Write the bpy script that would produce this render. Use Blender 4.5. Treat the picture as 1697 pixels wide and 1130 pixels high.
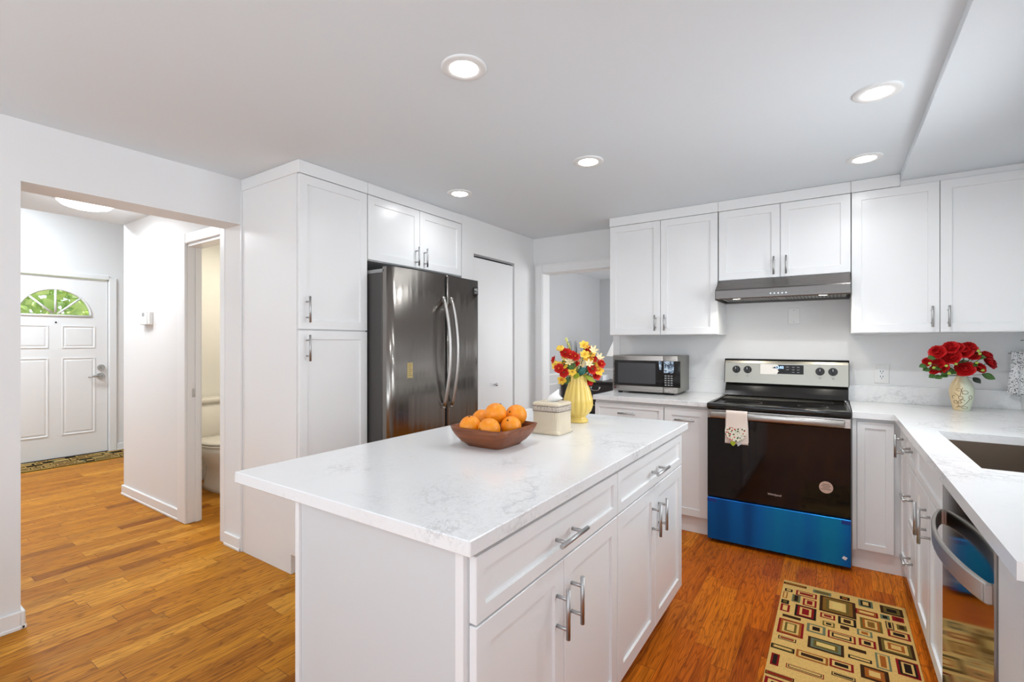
import bpy, bmesh, math, random
from mathutils import Vector, Matrix
SC = bpy.context.scene
for o in list(bpy.data.objects): bpy.data.objects.remove(o)
COL = SC.collection
PI = math.pi
R_ = random.Random(7)

# ------------------------------------------------------------------ camera, world, lights, exposure
cd = bpy.data.cameras.new('camera'); cam = bpy.data.objects.new('camera', cd); COL.objects.link(cam)
cam.location = (0, 0, 1.285); cam.rotation_euler = (PI/2, 0, math.radians(33.956))
cd.sensor_width = 36; cd.lens = 793.6/1697*36; cd.shift_y = 2.7/1697; cd.clip_start = 0.02
SC.camera = cam
SC.view_settings.view_transform = 'Standard'; SC.view_settings.look = 'None'
SC.view_settings.exposure = 0.0; SC.view_settings.gamma = 1.0; SC.view_settings.use_curve_mapping = False
w = bpy.data.worlds.new('sky'); SC.world = w; w.use_nodes = True
bg = w.node_tree.nodes['Background']; bg.inputs[0].default_value = (0.80, 0.90, 1.0, 1); bg.inputs[1].default_value = 1.6
def area(name, loc, rot, sx, sy, power, col=(1, 1, 1), shape='RECTANGLE', spread=180):
    l = bpy.data.lights.new(name, 'AREA'); l.energy = power; l.shape = shape; l.size = sx; l.size_y = sy; l.color = col
    l.spread = math.radians(spread)
    o = bpy.data.objects.new(name, l); o.location = loc; o.rotation_euler = rot; COL.objects.link(o); return o
# added fill lamps at assumed windows out of view
area('fill_rear', (-0.9, -2.35, 0.95), (PI/2 + 1.3, 0, 0), 2.9, 1.3, 80, (0.86, 0.94, 1.0))  # added bounce for the ceiling, tilted almost straight up
area('fill_sink', (0.88, 2.35, 1.5), (0, PI/2 - 0.03, 0), 0.8, 1.05, 10, (0.90, 0.955, 1.0), 'RECTANGLE', 138)  # added fill aimed across the aisle at the island doors
area('fill_side', (0.88, -1.1, 1.5), (0, PI/2, 0), 1.0, 1.5, 19, (0.90, 0.955, 1.0))  # added to brighten the island doors; its window is invented
area('fill_dining', (-0.52, 5.6, 1.4), (0, PI/2, 0), 1.2, 1.6, 44, (0.93, 0.97, 1.0))  # added fill for the dining room, dressed with an invented window
area('fill_foyer', (-6.2, 0.7, 2.86), (0, 0, 0), 0.5, 0.5, 60, (0.84, 0.93, 1.0))  # added foyer fill out of view, no fixture behind it
area('bathroom_ceiling_lamp', (-4.2, 2.15, 2.25), (0, 0, 0), 0.4, 0.4, 9.5, (1, 0.92, 0.78))
sl = bpy.data.lights.new('sun', 'SUN'); sl.energy = 13.0; sl.color = (1, 0.96, 0.86); sl.angle = 0.02
so = bpy.data.objects.new('sun', sl); COL.objects.link(so); so.rotation_euler = Vector((0.05, -0.35, -1)).to_track_quat('-Z', 'Y').to_euler()
DOWNLIGHT_W = 3.0
HALL_W = 7

# ------------------------------------------------------------------ materials
MATS = {}
def mat(name, col=(0.8, 0.8, 0.8), rough=0.5, metal=0.0, fn=None, **kw):
    if name in MATS: return MATS[name]
    m = bpy.data.materials.new(name); m.use_nodes = True; nt = m.node_tree
    b = nt.nodes['Principled BSDF']
    b.inputs['Base Color'].default_value = (*col, 1); b.inputs['Roughness'].default_value = rough; b.inputs['Metallic'].default_value = metal
    for k, v in kw.items(): b.inputs[k.replace('_', ' ')].default_value = v
    if fn: fn(nt, b)
    MATS[name] = m; return m
def N(nt, t, **kw):
    n = nt.nodes.new(t)
    for k, v in kw.items():
        if k.startswith('i_'):
            key = k[2:]; key = int(key) if key.isdigit() else key.replace('_', ' ')
            n.inputs[key].default_value = v
        else: setattr(n, k, v)
    return n
def L(nt, a, b): nt.links.new(a, b)
def coords(nt): return N(nt, 'ShaderNodeTexCoord').outputs['Object']
def mapping(nt, src, sc=(1, 1, 1), loc=(0, 0, 0), rot=(0, 0, 0)):
    m = N(nt, 'ShaderNodeMapping'); m.inputs['Scale'].default_value = sc; m.inputs['Location'].default_value = loc; m.inputs['Rotation'].default_value = rot
    L(nt, src, m.inputs[0]); return m.outputs[0]
def ramp(nt, src, stops, interp='LINEAR'):
    r = N(nt, 'ShaderNodeValToRGB'); r.color_ramp.interpolation = interp; e = r.color_ramp.elements
    while len(e) < len(stops): e.new(0.5)
    for i, (p, c) in enumerate(stops): e[i].position = p; e[i].color = (*c, 1) if len(c) == 3 else c
    L(nt, src, r.inputs[0]); return r.outputs[0]
def math_(nt, op, a, b=None, c=None):
    n = N(nt, 'ShaderNodeMath', operation=op)
    for i, v in enumerate((a, b, c)):
        if v is None: continue
        if hasattr(v, 'is_linked') or hasattr(v, 'links'): L(nt, v, n.inputs[i])
        else: n.inputs[i].default_value = v
    return n.outputs[0]
def mixc(nt, f, a, b, blend='MIX'):
    n = N(nt, 'ShaderNodeMix', data_type='RGBA', blend_type=blend)
    for k, v in ((0, f), (6, a), (7, b)):
        if hasattr(v, 'links'): L(nt, v, n.inputs[k])
        else: n.inputs[k].default_value = (*v, 1) if isinstance(v, tuple) and len(v) == 3 else v
    return n.outputs[2]
def bump(nt, b, h, strength=0.2, dist=0.002):
    n = N(nt, 'ShaderNodeBump'); n.inputs['Strength'].default_value = strength; n.inputs['Distance'].default_value = dist
    L(nt, h, n.inputs['Height']); L(nt, n.outputs[0], b.inputs['Normal'])
def noise(nt, vec, scale=5, detail=3, rough=0.5, dist=0.0):
    n = N(nt, 'ShaderNodeTexNoise'); n.inputs['Scale'].default_value = scale; n.inputs['Detail'].default_value = detail
    n.inputs['Roughness'].default_value = rough; n.inputs['Distortion'].default_value = dist
    L(nt, vec, n.inputs['Vector']); return n.outputs[0]
def f_paint(scale=180, st=0.08):
    def f(nt, b): bump(nt, b, noise(nt, coords(nt), scale, 2), st, 0.001)
    return f
WALL = mat('wall_paint', (0.83, 0.83, 0.83), 0.6, fn=f_paint())
CEIL = mat('ceiling_paint', (0.765, 0.815, 0.85), 0.75, fn=f_paint(140, 0.12))
TRIM = mat('trim_paint', (0.86, 0.86, 0.86), 0.35, fn=f_paint(60, 0.02))
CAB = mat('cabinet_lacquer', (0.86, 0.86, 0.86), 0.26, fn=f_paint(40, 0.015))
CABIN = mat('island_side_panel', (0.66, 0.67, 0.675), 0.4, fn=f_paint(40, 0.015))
BATHW = mat('bathroom_wall_paint', (0.85, 0.83, 0.765), 0.6, fn=f_paint())
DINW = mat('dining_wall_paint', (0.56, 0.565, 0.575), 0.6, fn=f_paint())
DARKGAP = mat('shadow_gap', (0.03, 0.03, 0.03), 0.8, fn=f_paint(80, 0.02))

def f_floor(nt, b):
    sep = N(nt, 'ShaderNodeSeparateXYZ'); L(nt, coords(nt), sep.inputs[0])
    x, y = sep.outputs[0], sep.outputs[1]
    W = 0.083
    xi = math_(nt, 'FLOOR', math_(nt, 'DIVIDE', x, W))
    wn = N(nt, 'ShaderNodeTexWhiteNoise', noise_dimensions='1D'); L(nt, xi, wn.inputs['W'])
    y2 = math_(nt, 'ADD', y, math_(nt, 'MULTIPLY', wn.outputs[0], 3.7))
    yl = math_(nt, 'DIVIDE', y2, 0.58)
    yi = math_(nt, 'FLOOR', yl)
    cmb = N(nt, 'ShaderNodeCombineXYZ'); L(nt, xi, cmb.inputs[0]); L(nt, yi, cmb.inputs[1])
    wn2 = N(nt, 'ShaderNodeTexWhiteNoise', noise_dimensions='3D'); L(nt, cmb.outputs[0], wn2.inputs['Vector'])
    h = wn2.outputs[0]
    # grain: per-board offset, stretched along the board
    c2 = N(nt, 'ShaderNodeCombineXYZ')
    L(nt, math_(nt, 'ADD', math_(nt, 'MULTIPLY', x, 17), math_(nt, 'MULTIPLY', h, 57)), c2.inputs[0])
    L(nt, math_(nt, 'ADD', math_(nt, 'MULTIPLY', y, 1.9), math_(nt, 'MULTIPLY', h, 31)), c2.inputs[1])
    g1 = noise(nt, c2.outputs[0], 1.0, 2, 0.45, 0.5)
    rings = math_(nt, 'FRACT', math_(nt, 'MULTIPLY', g1, 12.0))
    rings = math_(nt, 'ABSOLUTE', math_(nt, 'SUBTRACT', rings, 0.5))
    c3 = N(nt, 'ShaderNodeCombineXYZ')
    L(nt, math_(nt, 'MULTIPLY', x, 330), c3.inputs[0]); L(nt, math_(nt, 'MULTIPLY', y, 9), c3.inputs[1]); L(nt, h, c3.inputs[2])
    g2 = noise(nt, c3.outputs[0], 1.0, 2, 0.6)
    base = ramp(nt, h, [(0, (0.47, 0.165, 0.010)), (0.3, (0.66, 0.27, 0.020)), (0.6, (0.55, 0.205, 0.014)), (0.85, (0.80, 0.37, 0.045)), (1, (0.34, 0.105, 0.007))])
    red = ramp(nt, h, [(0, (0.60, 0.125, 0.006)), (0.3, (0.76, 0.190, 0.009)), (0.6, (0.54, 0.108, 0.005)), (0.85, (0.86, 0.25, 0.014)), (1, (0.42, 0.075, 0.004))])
    fx = N(nt, 'ShaderNodeMapRange'); fx.inputs['From Min'].default_value = -1.6; fx.inputs['From Max'].default_value = -0.5; L(nt, x, fx.inputs['Value'])  # redder towards the aisle: a lighting difference put into the board colour
    lit_tint = mixc(nt, fx.outputs[0], base, red)
    d1 = ramp(nt, rings, [(0.0, (0.40, 0.33, 0.28)), (0.20, (1, 1, 1))])
    d2 = ramp(nt, g2, [(0.36, (0.50, 0.43, 0.38)), (0.58, (1, 1, 1))])
    col = mixc(nt, 0.68, lit_tint, d1, 'MULTIPLY'); col = mixc(nt, 0.7, col, d2, 'MULTIPLY')
    c4 = N(nt, 'ShaderNodeCombineXYZ')
    L(nt, math_(nt, 'ADD', math_(nt, 'MULTIPLY', x, 55), math_(nt, 'MULTIPLY', h, 91)), c4.inputs[0]); L(nt, math_(nt, 'MULTIPLY', y, 2.4), c4.inputs[1])
    col = mixc(nt, 0.75, col, ramp(nt, noise(nt, c4.outputs[0], 1.0, 3, 0.6), [(0.30, (0.50, 0.40, 0.32)), (0.48, (1, 1, 1)), (0.70, (1.0, 1.0, 1.0))]), 'MULTIPLY')
    # seams
    fxr = math_(nt, 'ABSOLUTE', math_(nt, 'SUBTRACT', math_(nt, 'FRACT', math_(nt, 'DIVIDE', x, W)), 0.5))
    fyr = math_(nt, 'ABSOLUTE', math_(nt, 'SUBTRACT', math_(nt, 'FRACT', yl), 0.5))
    s = math_(nt, 'MAXIMUM', math_(nt, 'GREATER_THAN', fxr, 0.489), math_(nt, 'GREATER_THAN', fyr, 0.4975))
    col = mixc(nt, math_(nt, 'MULTIPLY', s, 0.6), col, (0.09, 0.028, 0.008))
    L(nt, col, b.inputs['Base Color'])
    L(nt, math_(nt, 'ADD', math_(nt, 'MULTIPLY', g2, 0.14), 0.36), b.inputs['Roughness'])
    bump(nt, b, math_(nt, 'SUBTRACT', math_(nt, 'MULTIPLY', g2, 0.4), s), 0.12, 0.001)
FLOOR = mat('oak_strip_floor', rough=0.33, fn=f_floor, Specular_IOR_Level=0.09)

def f_quartz(nt, b):
    co = coords(nt)
    big = noise(nt, mapping(nt, co, (1.0, 0.75, 1), (3.1, 0.7, 0), (0, 0, 0.5)), 1.5, 7, 0.62, 0.35)
    v = math_(nt, 'ABSOLUTE', math_(nt, 'SUBTRACT', big, 0.5))
    line = ramp(nt, v, [(0.0, (1, 1, 1)), (0.008, (0.0, 0.0, 0.0))])
    band = ramp(nt, v, [(0.0, (1, 1, 1)), (0.035, (0.55, 0.55, 0.55)), (0.075, (0, 0, 0))])
    fine = noise(nt, co, 24, 7, 0.72, 1.2)
    fl = ramp(nt, math_(nt, 'ABSOLUTE', math_(nt, 'SUBTRACT', fine, 0.5)), [(0, (1, 1, 1)), (0.018, (0.0, 0.0, 0.0))])
    patch = ramp(nt, noise(nt, co, 2.2, 2), [(0.40, (0, 0, 0)), (0.58, (1, 1, 1))])
    m = math_(nt, 'MULTIPLY', math_(nt, 'MAXIMUM', math_(nt, 'MULTIPLY', line, 0.42), math_(nt, 'MULTIPLY', band, math_(nt, 'MULTIPLY', fl, 0.8))), patch)
    L(nt, mixc(nt, m, (0.86, 0.86, 0.86), (0.42, 0.42, 0.42)), b.inputs['Base Color'])
QUARTZ = mat('white_veined_quartz', rough=0.16, fn=f_quartz)

def f_steel(along, lo, hi, sc=260):
    def f(nt, b):
        s = {'x': (4, sc, sc), 'y': (sc, 4, sc), 'z': (sc, sc, 4)}[along]
        n = noise(nt, mapping(nt, coords(nt), s), 1, 3, 0.6)
        L(nt, math_(nt, 'ADD', math_(nt, 'MULTIPLY', n, hi - lo), lo), b.inputs['Roughness'])
        bump(nt, b, n, 0.05, 0.0005)
    return f
def f_fridge(nt, b):
    co = coords(nt)
    n = noise(nt, mapping(nt, co, (260, 4, 260)), 1, 3, 0.6)
    L(nt, math_(nt, 'ADD', math_(nt, 'MULTIPLY', n, 0.12), 0.17), b.inputs['Roughness'])
    wv = noise(nt, mapping(nt, co, (1, 13, 0.25)), 1, 1.5, 0.5)
    bump(nt, b, wv, 0.7, 0.010)
STEEL = mat('brushed_steel', (0.47, 0.445, 0.42), 0.3, 1.0, f_steel('x', 0.22, 0.34))
FRIDGE = mat('fridge_steel', (0.27, 0.25, 0.23), 0.3, 1.0, f_fridge, Anisotropic=0.5)
HANDLE = mat('nickel_bar', (0.50, 0.50, 0.50), 0.4, 1.0, f_paint(300, 0.05))
BOWM = mat('brushed_bow_handle', (0.52, 0.50, 0.48), 0.36, 1.0, f_paint(300, 0.03))
CHROME = mat('satin_chrome', (0.55, 0.55, 0.55), 0.18, 1.0, f_steel('z', 0.15, 0.22))
DARKSTEEL = mat('dark_fridge_side', (0.075, 0.07, 0.066), 0.42, 0.3, f_paint(300, 0.1))
HOODST = mat('hood_steel', (0.185, 0.17, 0.16), 0.3, 1.0, f_steel('x', 0.22, 0.36))
DWST = mat('dishwasher_steel', (0.36, 0.34, 0.32), 0.12, 1.0, f_steel('z', 0.05, 0.12))
SINKST = mat('sink_steel', (0.20, 0.155, 0.12), 0.45, 0.9, f_steel('x', 0.40, 0.55))
PANELST = mat('range_panel_steel', (0.40, 0.385, 0.335), 0.34, 1.0, f_steel('x', 0.3, 0.4))
BLACKG = mat('black_glass', (0.006, 0.005, 0.005), 0.06, fn=f_paint(8, 0.005), Specular_IOR_Level=0.42)
BLACK = mat('black_plastic', (0.012, 0.012, 0.012), 0.35, fn=f_paint(90, 0.03))
ENAMEL = mat('black_enamel', (0.010, 0.009, 0.008), 0.13, fn=f_paint(20, 0.01))
def f_film(nt, b):
    n = noise(nt, mapping(nt, coords(nt), (5, 1, 0.4)), 1, 2)
    L(nt, ramp(nt, n, [(0.3, (0.0, 0.08, 0.34)), (0.5, (0.0, 0.18, 0.66)), (0.7, (0.0, 0.28, 0.66))]), b.inputs['Base Color'])
    bump(nt, b, noise(nt, mapping(nt, coords(nt), (30, 1, 2)), 1, 2), 0.05, 0.002)
FILM = mat('blue_protective_film', rough=0.32, metal=0.55, fn=f_film)
TAPE = mat('blue_tape', (0.0, 0.035, 0.24), 0.5, fn=f_paint(200, 0.05))
WHITEP = mat('white_plastic', (0.82, 0.82, 0.80), 0.35, fn=f_paint(90, 0.02))
GREYP = mat('grey_plastic', (0.32, 0.32, 0.32), 0.4, fn=f_paint(90, 0.02))
PORC = mat('porcelain', (0.84, 0.80, 0.71), 0.12, fn=f_paint(10, 0.005))
INK = mat('printed_ink', (0.03, 0.03, 0.03), 0.6, fn=f_paint(90, 0.02))
LOGO = mat('silver_lettering', (0.75, 0.75, 0.74), 0.3, 0.6, f_paint(90, 0.02))
def emit(name, col, st):
    def f(nt, b): b.inputs['Emission Color'].default_value = (*col, 1); b.inputs['Emission Strength'].default_value = st
    return mat(name, col, 0.5, fn=f)
LAMP = emit('lamp_diffuser', (1, 0.99, 0.97), 14)
HOODLAMP = emit('hood_lamp', (1, 0.93, 0.75), 16)
CLOCK = emit('clock_digits', (0.35, 0.55, 1.0), 3)
LEDS = emit('hood_button_light', (1.0, 0.9, 0.8), 1.2)

# ------------------------------------------------------------------ mesh helpers
class B:
    def __init__(s): s.bm = bmesh.new(); s.mi = 0
    def _mark(s, faces, smooth=False):
        for f in faces: f.material_index = s.mi; f.smooth = smooth
        return faces
    def box(s, x0, x1, y0, y1, z0, z1, bev=0.0, seg=1):
        xs, ys, zs = sorted((x0, x1)), sorted((y0, y1)), sorted((z0, z1))
        old = set(s.bm.faces)
        v = [s.bm.verts.new((x, y, z)) for x in xs for y in ys for z in zs]
        q = [(0, 1, 3, 2), (4, 6, 7, 5), (0, 4, 5, 1), (2, 3, 7, 6), (0, 2, 6, 4), (1, 5, 7, 3)]
        fs = [s.bm.faces.new([v[i] for i in a]) for a in q]
        if bev > 0:
            es = list({e for f in fs for e in f.edges})
            r = bmesh.ops.bevel(s.bm, geom=es, offset=bev, segments=seg, affect='EDGES', profile=0.5)
            fs = [f for f in s.bm.faces if f not in old]
        s._mark(fs, seg > 1); return fs
    def loft(s, rings, cap0=True, cap1=True, closed=True, smooth=True):
        vs = [[s.bm.verts.new(p) for p in r] for r in rings]; fs = []
        n = len(rings[0])
        for a, b in zip(vs, vs[1:]):
            for i in range(n if closed else n - 1):
                j = (i + 1) % n
                fs.append(s.bm.faces.new((a[i], a[j], b[j], b[i])))
        s._mark(fs, smooth)
        caps = []
        if cap0: caps.append(s.bm.faces.new(list(reversed(vs[0]))))
        if cap1: caps.append(s.bm.faces.new(vs[-1]))
        s._mark(caps, False); return fs
    def tube(s, pts, r, seg=10, cap=True):
        pts = [Vector(p) for p in pts]; rings = []
        rs = r if isinstance(r, (list, tuple)) else [r]*len(pts)
        t0 = (pts[1] - pts[0]).normalized(); up = Vector((0, 0, 1)) if abs(t0.z) < 0.9 else Vector((1, 0, 0))
        n = t0.cross(up).normalized()
        for i, p in enumerate(pts):
            a = pts[max(i-1, 0)]; c = pts[min(i+1, len(pts)-1)]; t = (c - a).normalized()
            n = (n - t*n.dot(t)).normalized(); b = t.cross(n)
            rings.append([p + (n*math.cos(q) + b*math.sin(q))*rs[i] for q in [2*PI*k/seg for k in range(seg)]])
        return s.loft(rings, cap, cap)
    def cyl(s, p0, p1, r, seg=16): return s.tube([p0, p1], r, seg)
    def lathe(s, prof, c, seg=32, cap0=True, cap1=True, lobes=0, amp=0.0, smooth=True):
        rings = []
        for (r, z) in prof:
            rings.append([(c[0] + r*(1 + amp*abs(math.cos(lobes*a/2)) - amp/2)*math.cos(a), c[1] + r*(1 + amp*abs(math.cos(lobes*a/2)) - amp/2)*math.sin(a), c[2] + z) for a in [2*PI*k/seg for k in range(seg)]])
        return s.loft(rings, cap0, cap1, smooth=smooth)
    def prism(s, poly, z0, z1, bevel=0):   # poly in xy
        return s.loft([[(x, y, z0) for x, y in poly], [(x, y, z1) for x, y in poly]], smooth=False)
    def quad(s, pts, smooth=False):
        f = s.bm.faces.new([s.bm.verts.new(p) for p in pts]); s._mark([f], smooth); return f
    def grid(s, fn, nu, nv, smooth=True):
        vs = [[s.bm.verts.new(fn(i/nu, j/nv)) for j in range(nv+1)] for i in range(nu+1)]
        fs = [s.bm.faces.new((vs[i][j], vs[i+1][j], vs[i+1][j+1], vs[i][j+1])) for i in range(nu) for j in range(nv)]
        return s._mark(fs, smooth)
    def sphere(s, c, r, seg=20, rings=12, squash=1.0):
        prof = [(max(1e-4, r*math.sin(PI*k/rings)), -r*squash*math.cos(PI*k/rings)) for k in range(rings+1)]
        return s.lathe(prof, c, seg, True, True)
    def build(s, name, mats, parent=None, kind=None, solid=0.0, auto=True, recalc=True):
        if recalc: bmesh.ops.recalc_face_normals(s.bm, faces=s.bm.faces)
        base = BASE.get(parent.name, Vector()) if parent else Vector()
        if base.length: bmesh.ops.translate(s.bm, verts=s.bm.verts, vec=-base)
        me = bpy.data.meshes.new(name); s.bm.to_mesh(me); s.bm.free()
        o = bpy.data.objects.new(name, me); COL.objects.link(o)
        for m in (mats if isinstance(mats, (list, tuple)) else [mats]): me.materials.append(m)
        if parent: o.parent = parent
        BASE[o.name] = base.copy()
        if kind: o['kind'] = kind
        if solid:
            md = o.modifiers.new('solid', 'SOLIDIFY'); md.thickness = solid; md.offset = 0
        return o
BASE = {}
def tag(o, label, cat, group=None):
    o['label'] = label; o['category'] = cat
    if group: o['group'] = group
    return o
def thing(name, label, cat, loc, group=None):
    o = bpy.data.objects.new(name, None); COL.objects.link(o); o.location = loc; o.empty_display_size = 0.05
    BASE[o.name] = Vector(loc); return tag(o, label, cat, group)
def boxo(name, m, parent, *a, bev=0.0, kind=None, seg=1):
    b = B(); b.box(*a, bev=bev, seg=seg); return b.build(name, m, parent, kind)
def struct(name, m, boxes, bev=0.0):
    b = B()
    for a in boxes: b.box(*a, bev=bev)
    return b.build(name, m, None, 'structure')
def text(name, s, size, m, parent, origin, right, up, extrude=0.0004, align='CENTER'):
    cu = bpy.data.curves.new(name, 'FONT'); cu.body = s; cu.size = size; cu.align_x = align; cu.align_y = 'CENTER'; cu.extrude = extrude; cu.resolution_u = 3
    t = bpy.data.objects.new(name+'_tmp', cu); COL.objects.link(t)
    dg = bpy.context.evaluated_depsgraph_get(); me = bpy.data.meshes.new_from_object(t.evaluated_get(dg))
    bpy.data.objects.remove(t)
    r, u = Vector(right).normalized(), Vector(up).normalized(); n = r.cross(u)
    base = BASE.get(parent.name, Vector())
    M = Matrix((( r.x, u.x, n.x, origin[0]-base.x), (r.y, u.y, n.y, origin[1]-base.y), (r.z, u.z, n.z, origin[2]-base.z), (0, 0, 0, 1)))
    me.transform(M); me.materials.clear(); me.materials.append(m)
    o = bpy.data.objects.new(name, me); COL.objects.link(o); o.parent = parent; BASE[o.name] = base.copy(); return o

def axes(face, p):
    if face == 'x+': return lambda u, n, z: (p+n, u, z)
    if face == 'x-': return lambda u, n, z: (p-n, u, z)
    return lambda u, n, z: (u, p-n, z)      # 'y-'
NRM = {'x+': Vector((1, 0, 0)), 'x-': Vector((-1, 0, 0)), 'y-': Vector((0, -1, 0))}
def shaker(name, face, p, u0, u1, z0, z1, parent, rail=0.068, t=0.02, m=None, rec=0.008):
    T = axes(face, p); b = B()
    a, c = T(u0, -t, z0), T(u1, 0, z1)
    b.box(a[0], c[0], a[1], c[1], a[2], c[2], bev=0.0018)
    b.bm.faces.ensure_lookup_table()
    bmesh.ops.recalc_face_normals(b.bm, faces=b.bm.faces)
    f = max((f for f in b.bm.faces if f.normal.dot(NRM[face]) > 0.99), key=lambda f: f.calc_area())
    bmesh.ops.inset_individual(b.bm, faces=[f], thickness=rail, depth=0)
    bmesh.ops.inset_individual(b.bm, faces=[f], thickness=0.003, depth=-rec)
    return b.build(name, m or CAB, parent)
def bar_handle(face, p, u, z, parent, length=0.13, vert=True, off=0.034, r=0.006):
    T = axes(face, p); b = B(); h = length/2; q = h*0.6
    if vert:
        b.cyl(T(u, off, z-h), T(u, off, z+h), r, 14)
        for s in (-q, q): b.cyl(T(u, 0, z+s), T(u, off, z+s), r*0.85, 10)
    else:
        b.cyl(T(u-h, off, z), T(u+h, off, z), r, 14)
        for s in (-q, q): b.cyl(T(u+s, 0, z), T(u+s, off, z), r*0.85, 10)
    return b.build('handle', HANDLE, parent)
def ring2(cx, cy, z, rx, ry, n=48, e=2.0, rot=0.0):
    out = []
    for k in range(n):
        a = 2*PI*k/n; c, s = math.cos(a), math.sin(a)
        x = math.copysign(abs(c)**(2/e), c)*rx; y = math.copysign(abs(s)**(2/e), s)*ry
        out.append((cx + x*math.cos(rot) - y*math.sin(rot), cy + x*math.sin(rot) + y*math.cos(rot), z))
    return out

CZ = 2.289
# ------------------------------------------------------------------ room shell
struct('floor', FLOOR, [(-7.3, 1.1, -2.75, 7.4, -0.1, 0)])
struct('ceiling_kitchen', CEIL, [(-3.24, 1.1, -2.75, 4.1, CZ, CZ+0.12)])
struct('ceiling_soffit', CEIL, [(0.325, 0.918, -2.6, 3.978, 2.250, CZ+0.02)])
struct('ceiling_hall', CEIL, [(-5.0, -3.236, -0.5, 2.75, 2.283, 3.0)])
struct('ceiling_foyer', CEIL, [(-7.3, -5.0, -0.7, 3.4, 2.9, 3.0)])
struct('ceiling_dining', CEIL, [(-3.3, 1.1, 4.1, 7.4, CZ, CZ+0.12)])
XL, XLb = -3.034, -3.236
struct('wall_left', WALL, [(XLb, XL, -2.75, 0.552, 0, CZ), (XLb, XL, 0.552, 1.517, 2.012, CZ+0.002), (XLb, XL, 1.517, 2.95, 0, CZ)])
struct('wall_closet', WALL, [(-2.525, -2.425, 2.896, 3.046, 0, CZ), (-2.525, -2.425, 3.646, 3.98, 0, CZ), (-2.525, -2.425, 3.046, 3.646, 2.008, CZ), (XL, -2.525, 2.93, 3.03, 0, CZ), (-3.1, XL, 2.95, 4.1, 0, CZ)])
struct('wall_back', WALL, [(-3.3, -2.33, 3.98, 4.10, 0, CZ), (-2.33, -1.60, 3.98, 4.10, 1.955, CZ), (-1.60, 1.04, 3.98, 4.10, 0, CZ)])
struct('wall_right', WALL, [(0.92, 1.04, -2.75, -1.9, 0, CZ), (0.92, 1.04, -0.3, 1.80, 0, CZ), (0.92, 1.04, -1.9, -0.3, 0, 0.95), (0.92, 1.04, -1.9, -0.3, 2.05, CZ), (0.92, 1.04, 2.90, 3.98, 0, CZ), (0.92, 1.04, 1.80, 2.90, 0, 1.10), (0.92, 1.04, 1.80, 2.90, 2.0, CZ)])
struct('wall_rear', WALL, [(XLb, -2.4, -2.75, -2.6, 0, CZ), (0.6, 1.04, -2.75, -2.6, 0, CZ), (-2.4, 0.6, -2.75, -2.6, 2.12, CZ), (-2.4, 0.6, -2.75, -2.6, 0, 0.12)])
struct('wall_hall', WALL, [(-5.0, -3.815, 1.53, 1.62, 0, 2.9), (-3.815, -3.295, 1.53, 1.62, 1.99, 2.9), (-3.295, XLb, 1.53, 1.62, 0, 2.9)])
struct('wall_hall_far', WALL, [(-7.3, XLb, -0.5, -0.38, 0, 2.95)])
struct('wall_bathroom', BATHW, [(-5.0, -4.93, 1.62, 3.4, 0, 2.95), (-4.93, XLb, 2.62, 2.72, 0, 2.3)])
struct('wall_foyer', WALL, [(-7.26, -7.12, -0.7, 1.10, 0, 2.95), (-7.26, -7.12, 2.03, 3.4, 0, 2.95), (-7.26, -7.12, 1.10, 2.03, 2.03, 2.95), (-7.26, -5.0, 3.3, 3.4, 0, 2.95)])
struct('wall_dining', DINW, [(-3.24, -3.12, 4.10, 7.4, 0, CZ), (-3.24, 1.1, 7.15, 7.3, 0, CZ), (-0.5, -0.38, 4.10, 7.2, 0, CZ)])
def glassm(nt, b):
    tr = N(nt, 'ShaderNodeBsdfTransparent'); gl = N(nt, 'ShaderNodeBsdfGlossy'); gl.inputs['Roughness'].default_value = 0.02
    fr = N(nt, 'ShaderNodeFresnel'); fr.inputs[0].default_value = 1.45; mx = N(nt, 'ShaderNodeMixShader')
    L(nt, fr.outputs[0], mx.inputs[0]); L(nt, tr.outputs[0], mx.inputs[1]); L(nt, gl.outputs[0], mx.inputs[2])
    L(nt, mx.outputs[0], nt.nodes['Material Output'].inputs['Surface'])
GLASS = mat('window_glass', fn=glassm)
def window(name, boxes, pane):
    o = struct(name, TRIM, boxes); boxo('pane', GLASS, o, *pane); return o
window('window_1', [(0.915, 1.0, 1.76, 1.82, 1.06, 2.04), (0.915, 1.0, 2.88, 2.94, 1.06, 2.04), (0.915, 1.0, 1.82, 2.88, 1.98, 2.04), (0.90, 1.0, 1.74, 2.96, 1.05, 1.10), (0.95, 0.99, 2.33, 2.37, 1.1, 1.98)], (0.965, 0.972, 1.82, 2.88, 1.1, 1.98))
window('window_2', [(-2.44, -2.36, -2.7, -2.58, 0, 2.14), (0.56, 0.64, -2.7, -2.58, 0, 2.14), (-2.44, 0.64, -2.7, -2.58, 2.08, 2.16), (-2.44, 0.64, -2.7, -2.58, 0.06, 0.14), (-0.95, -0.85, -2.7, -2.6, 0.14, 2.08)], (-2.36, 0.56, -2.66, -2.65, 0.14, 2.08))

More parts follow.
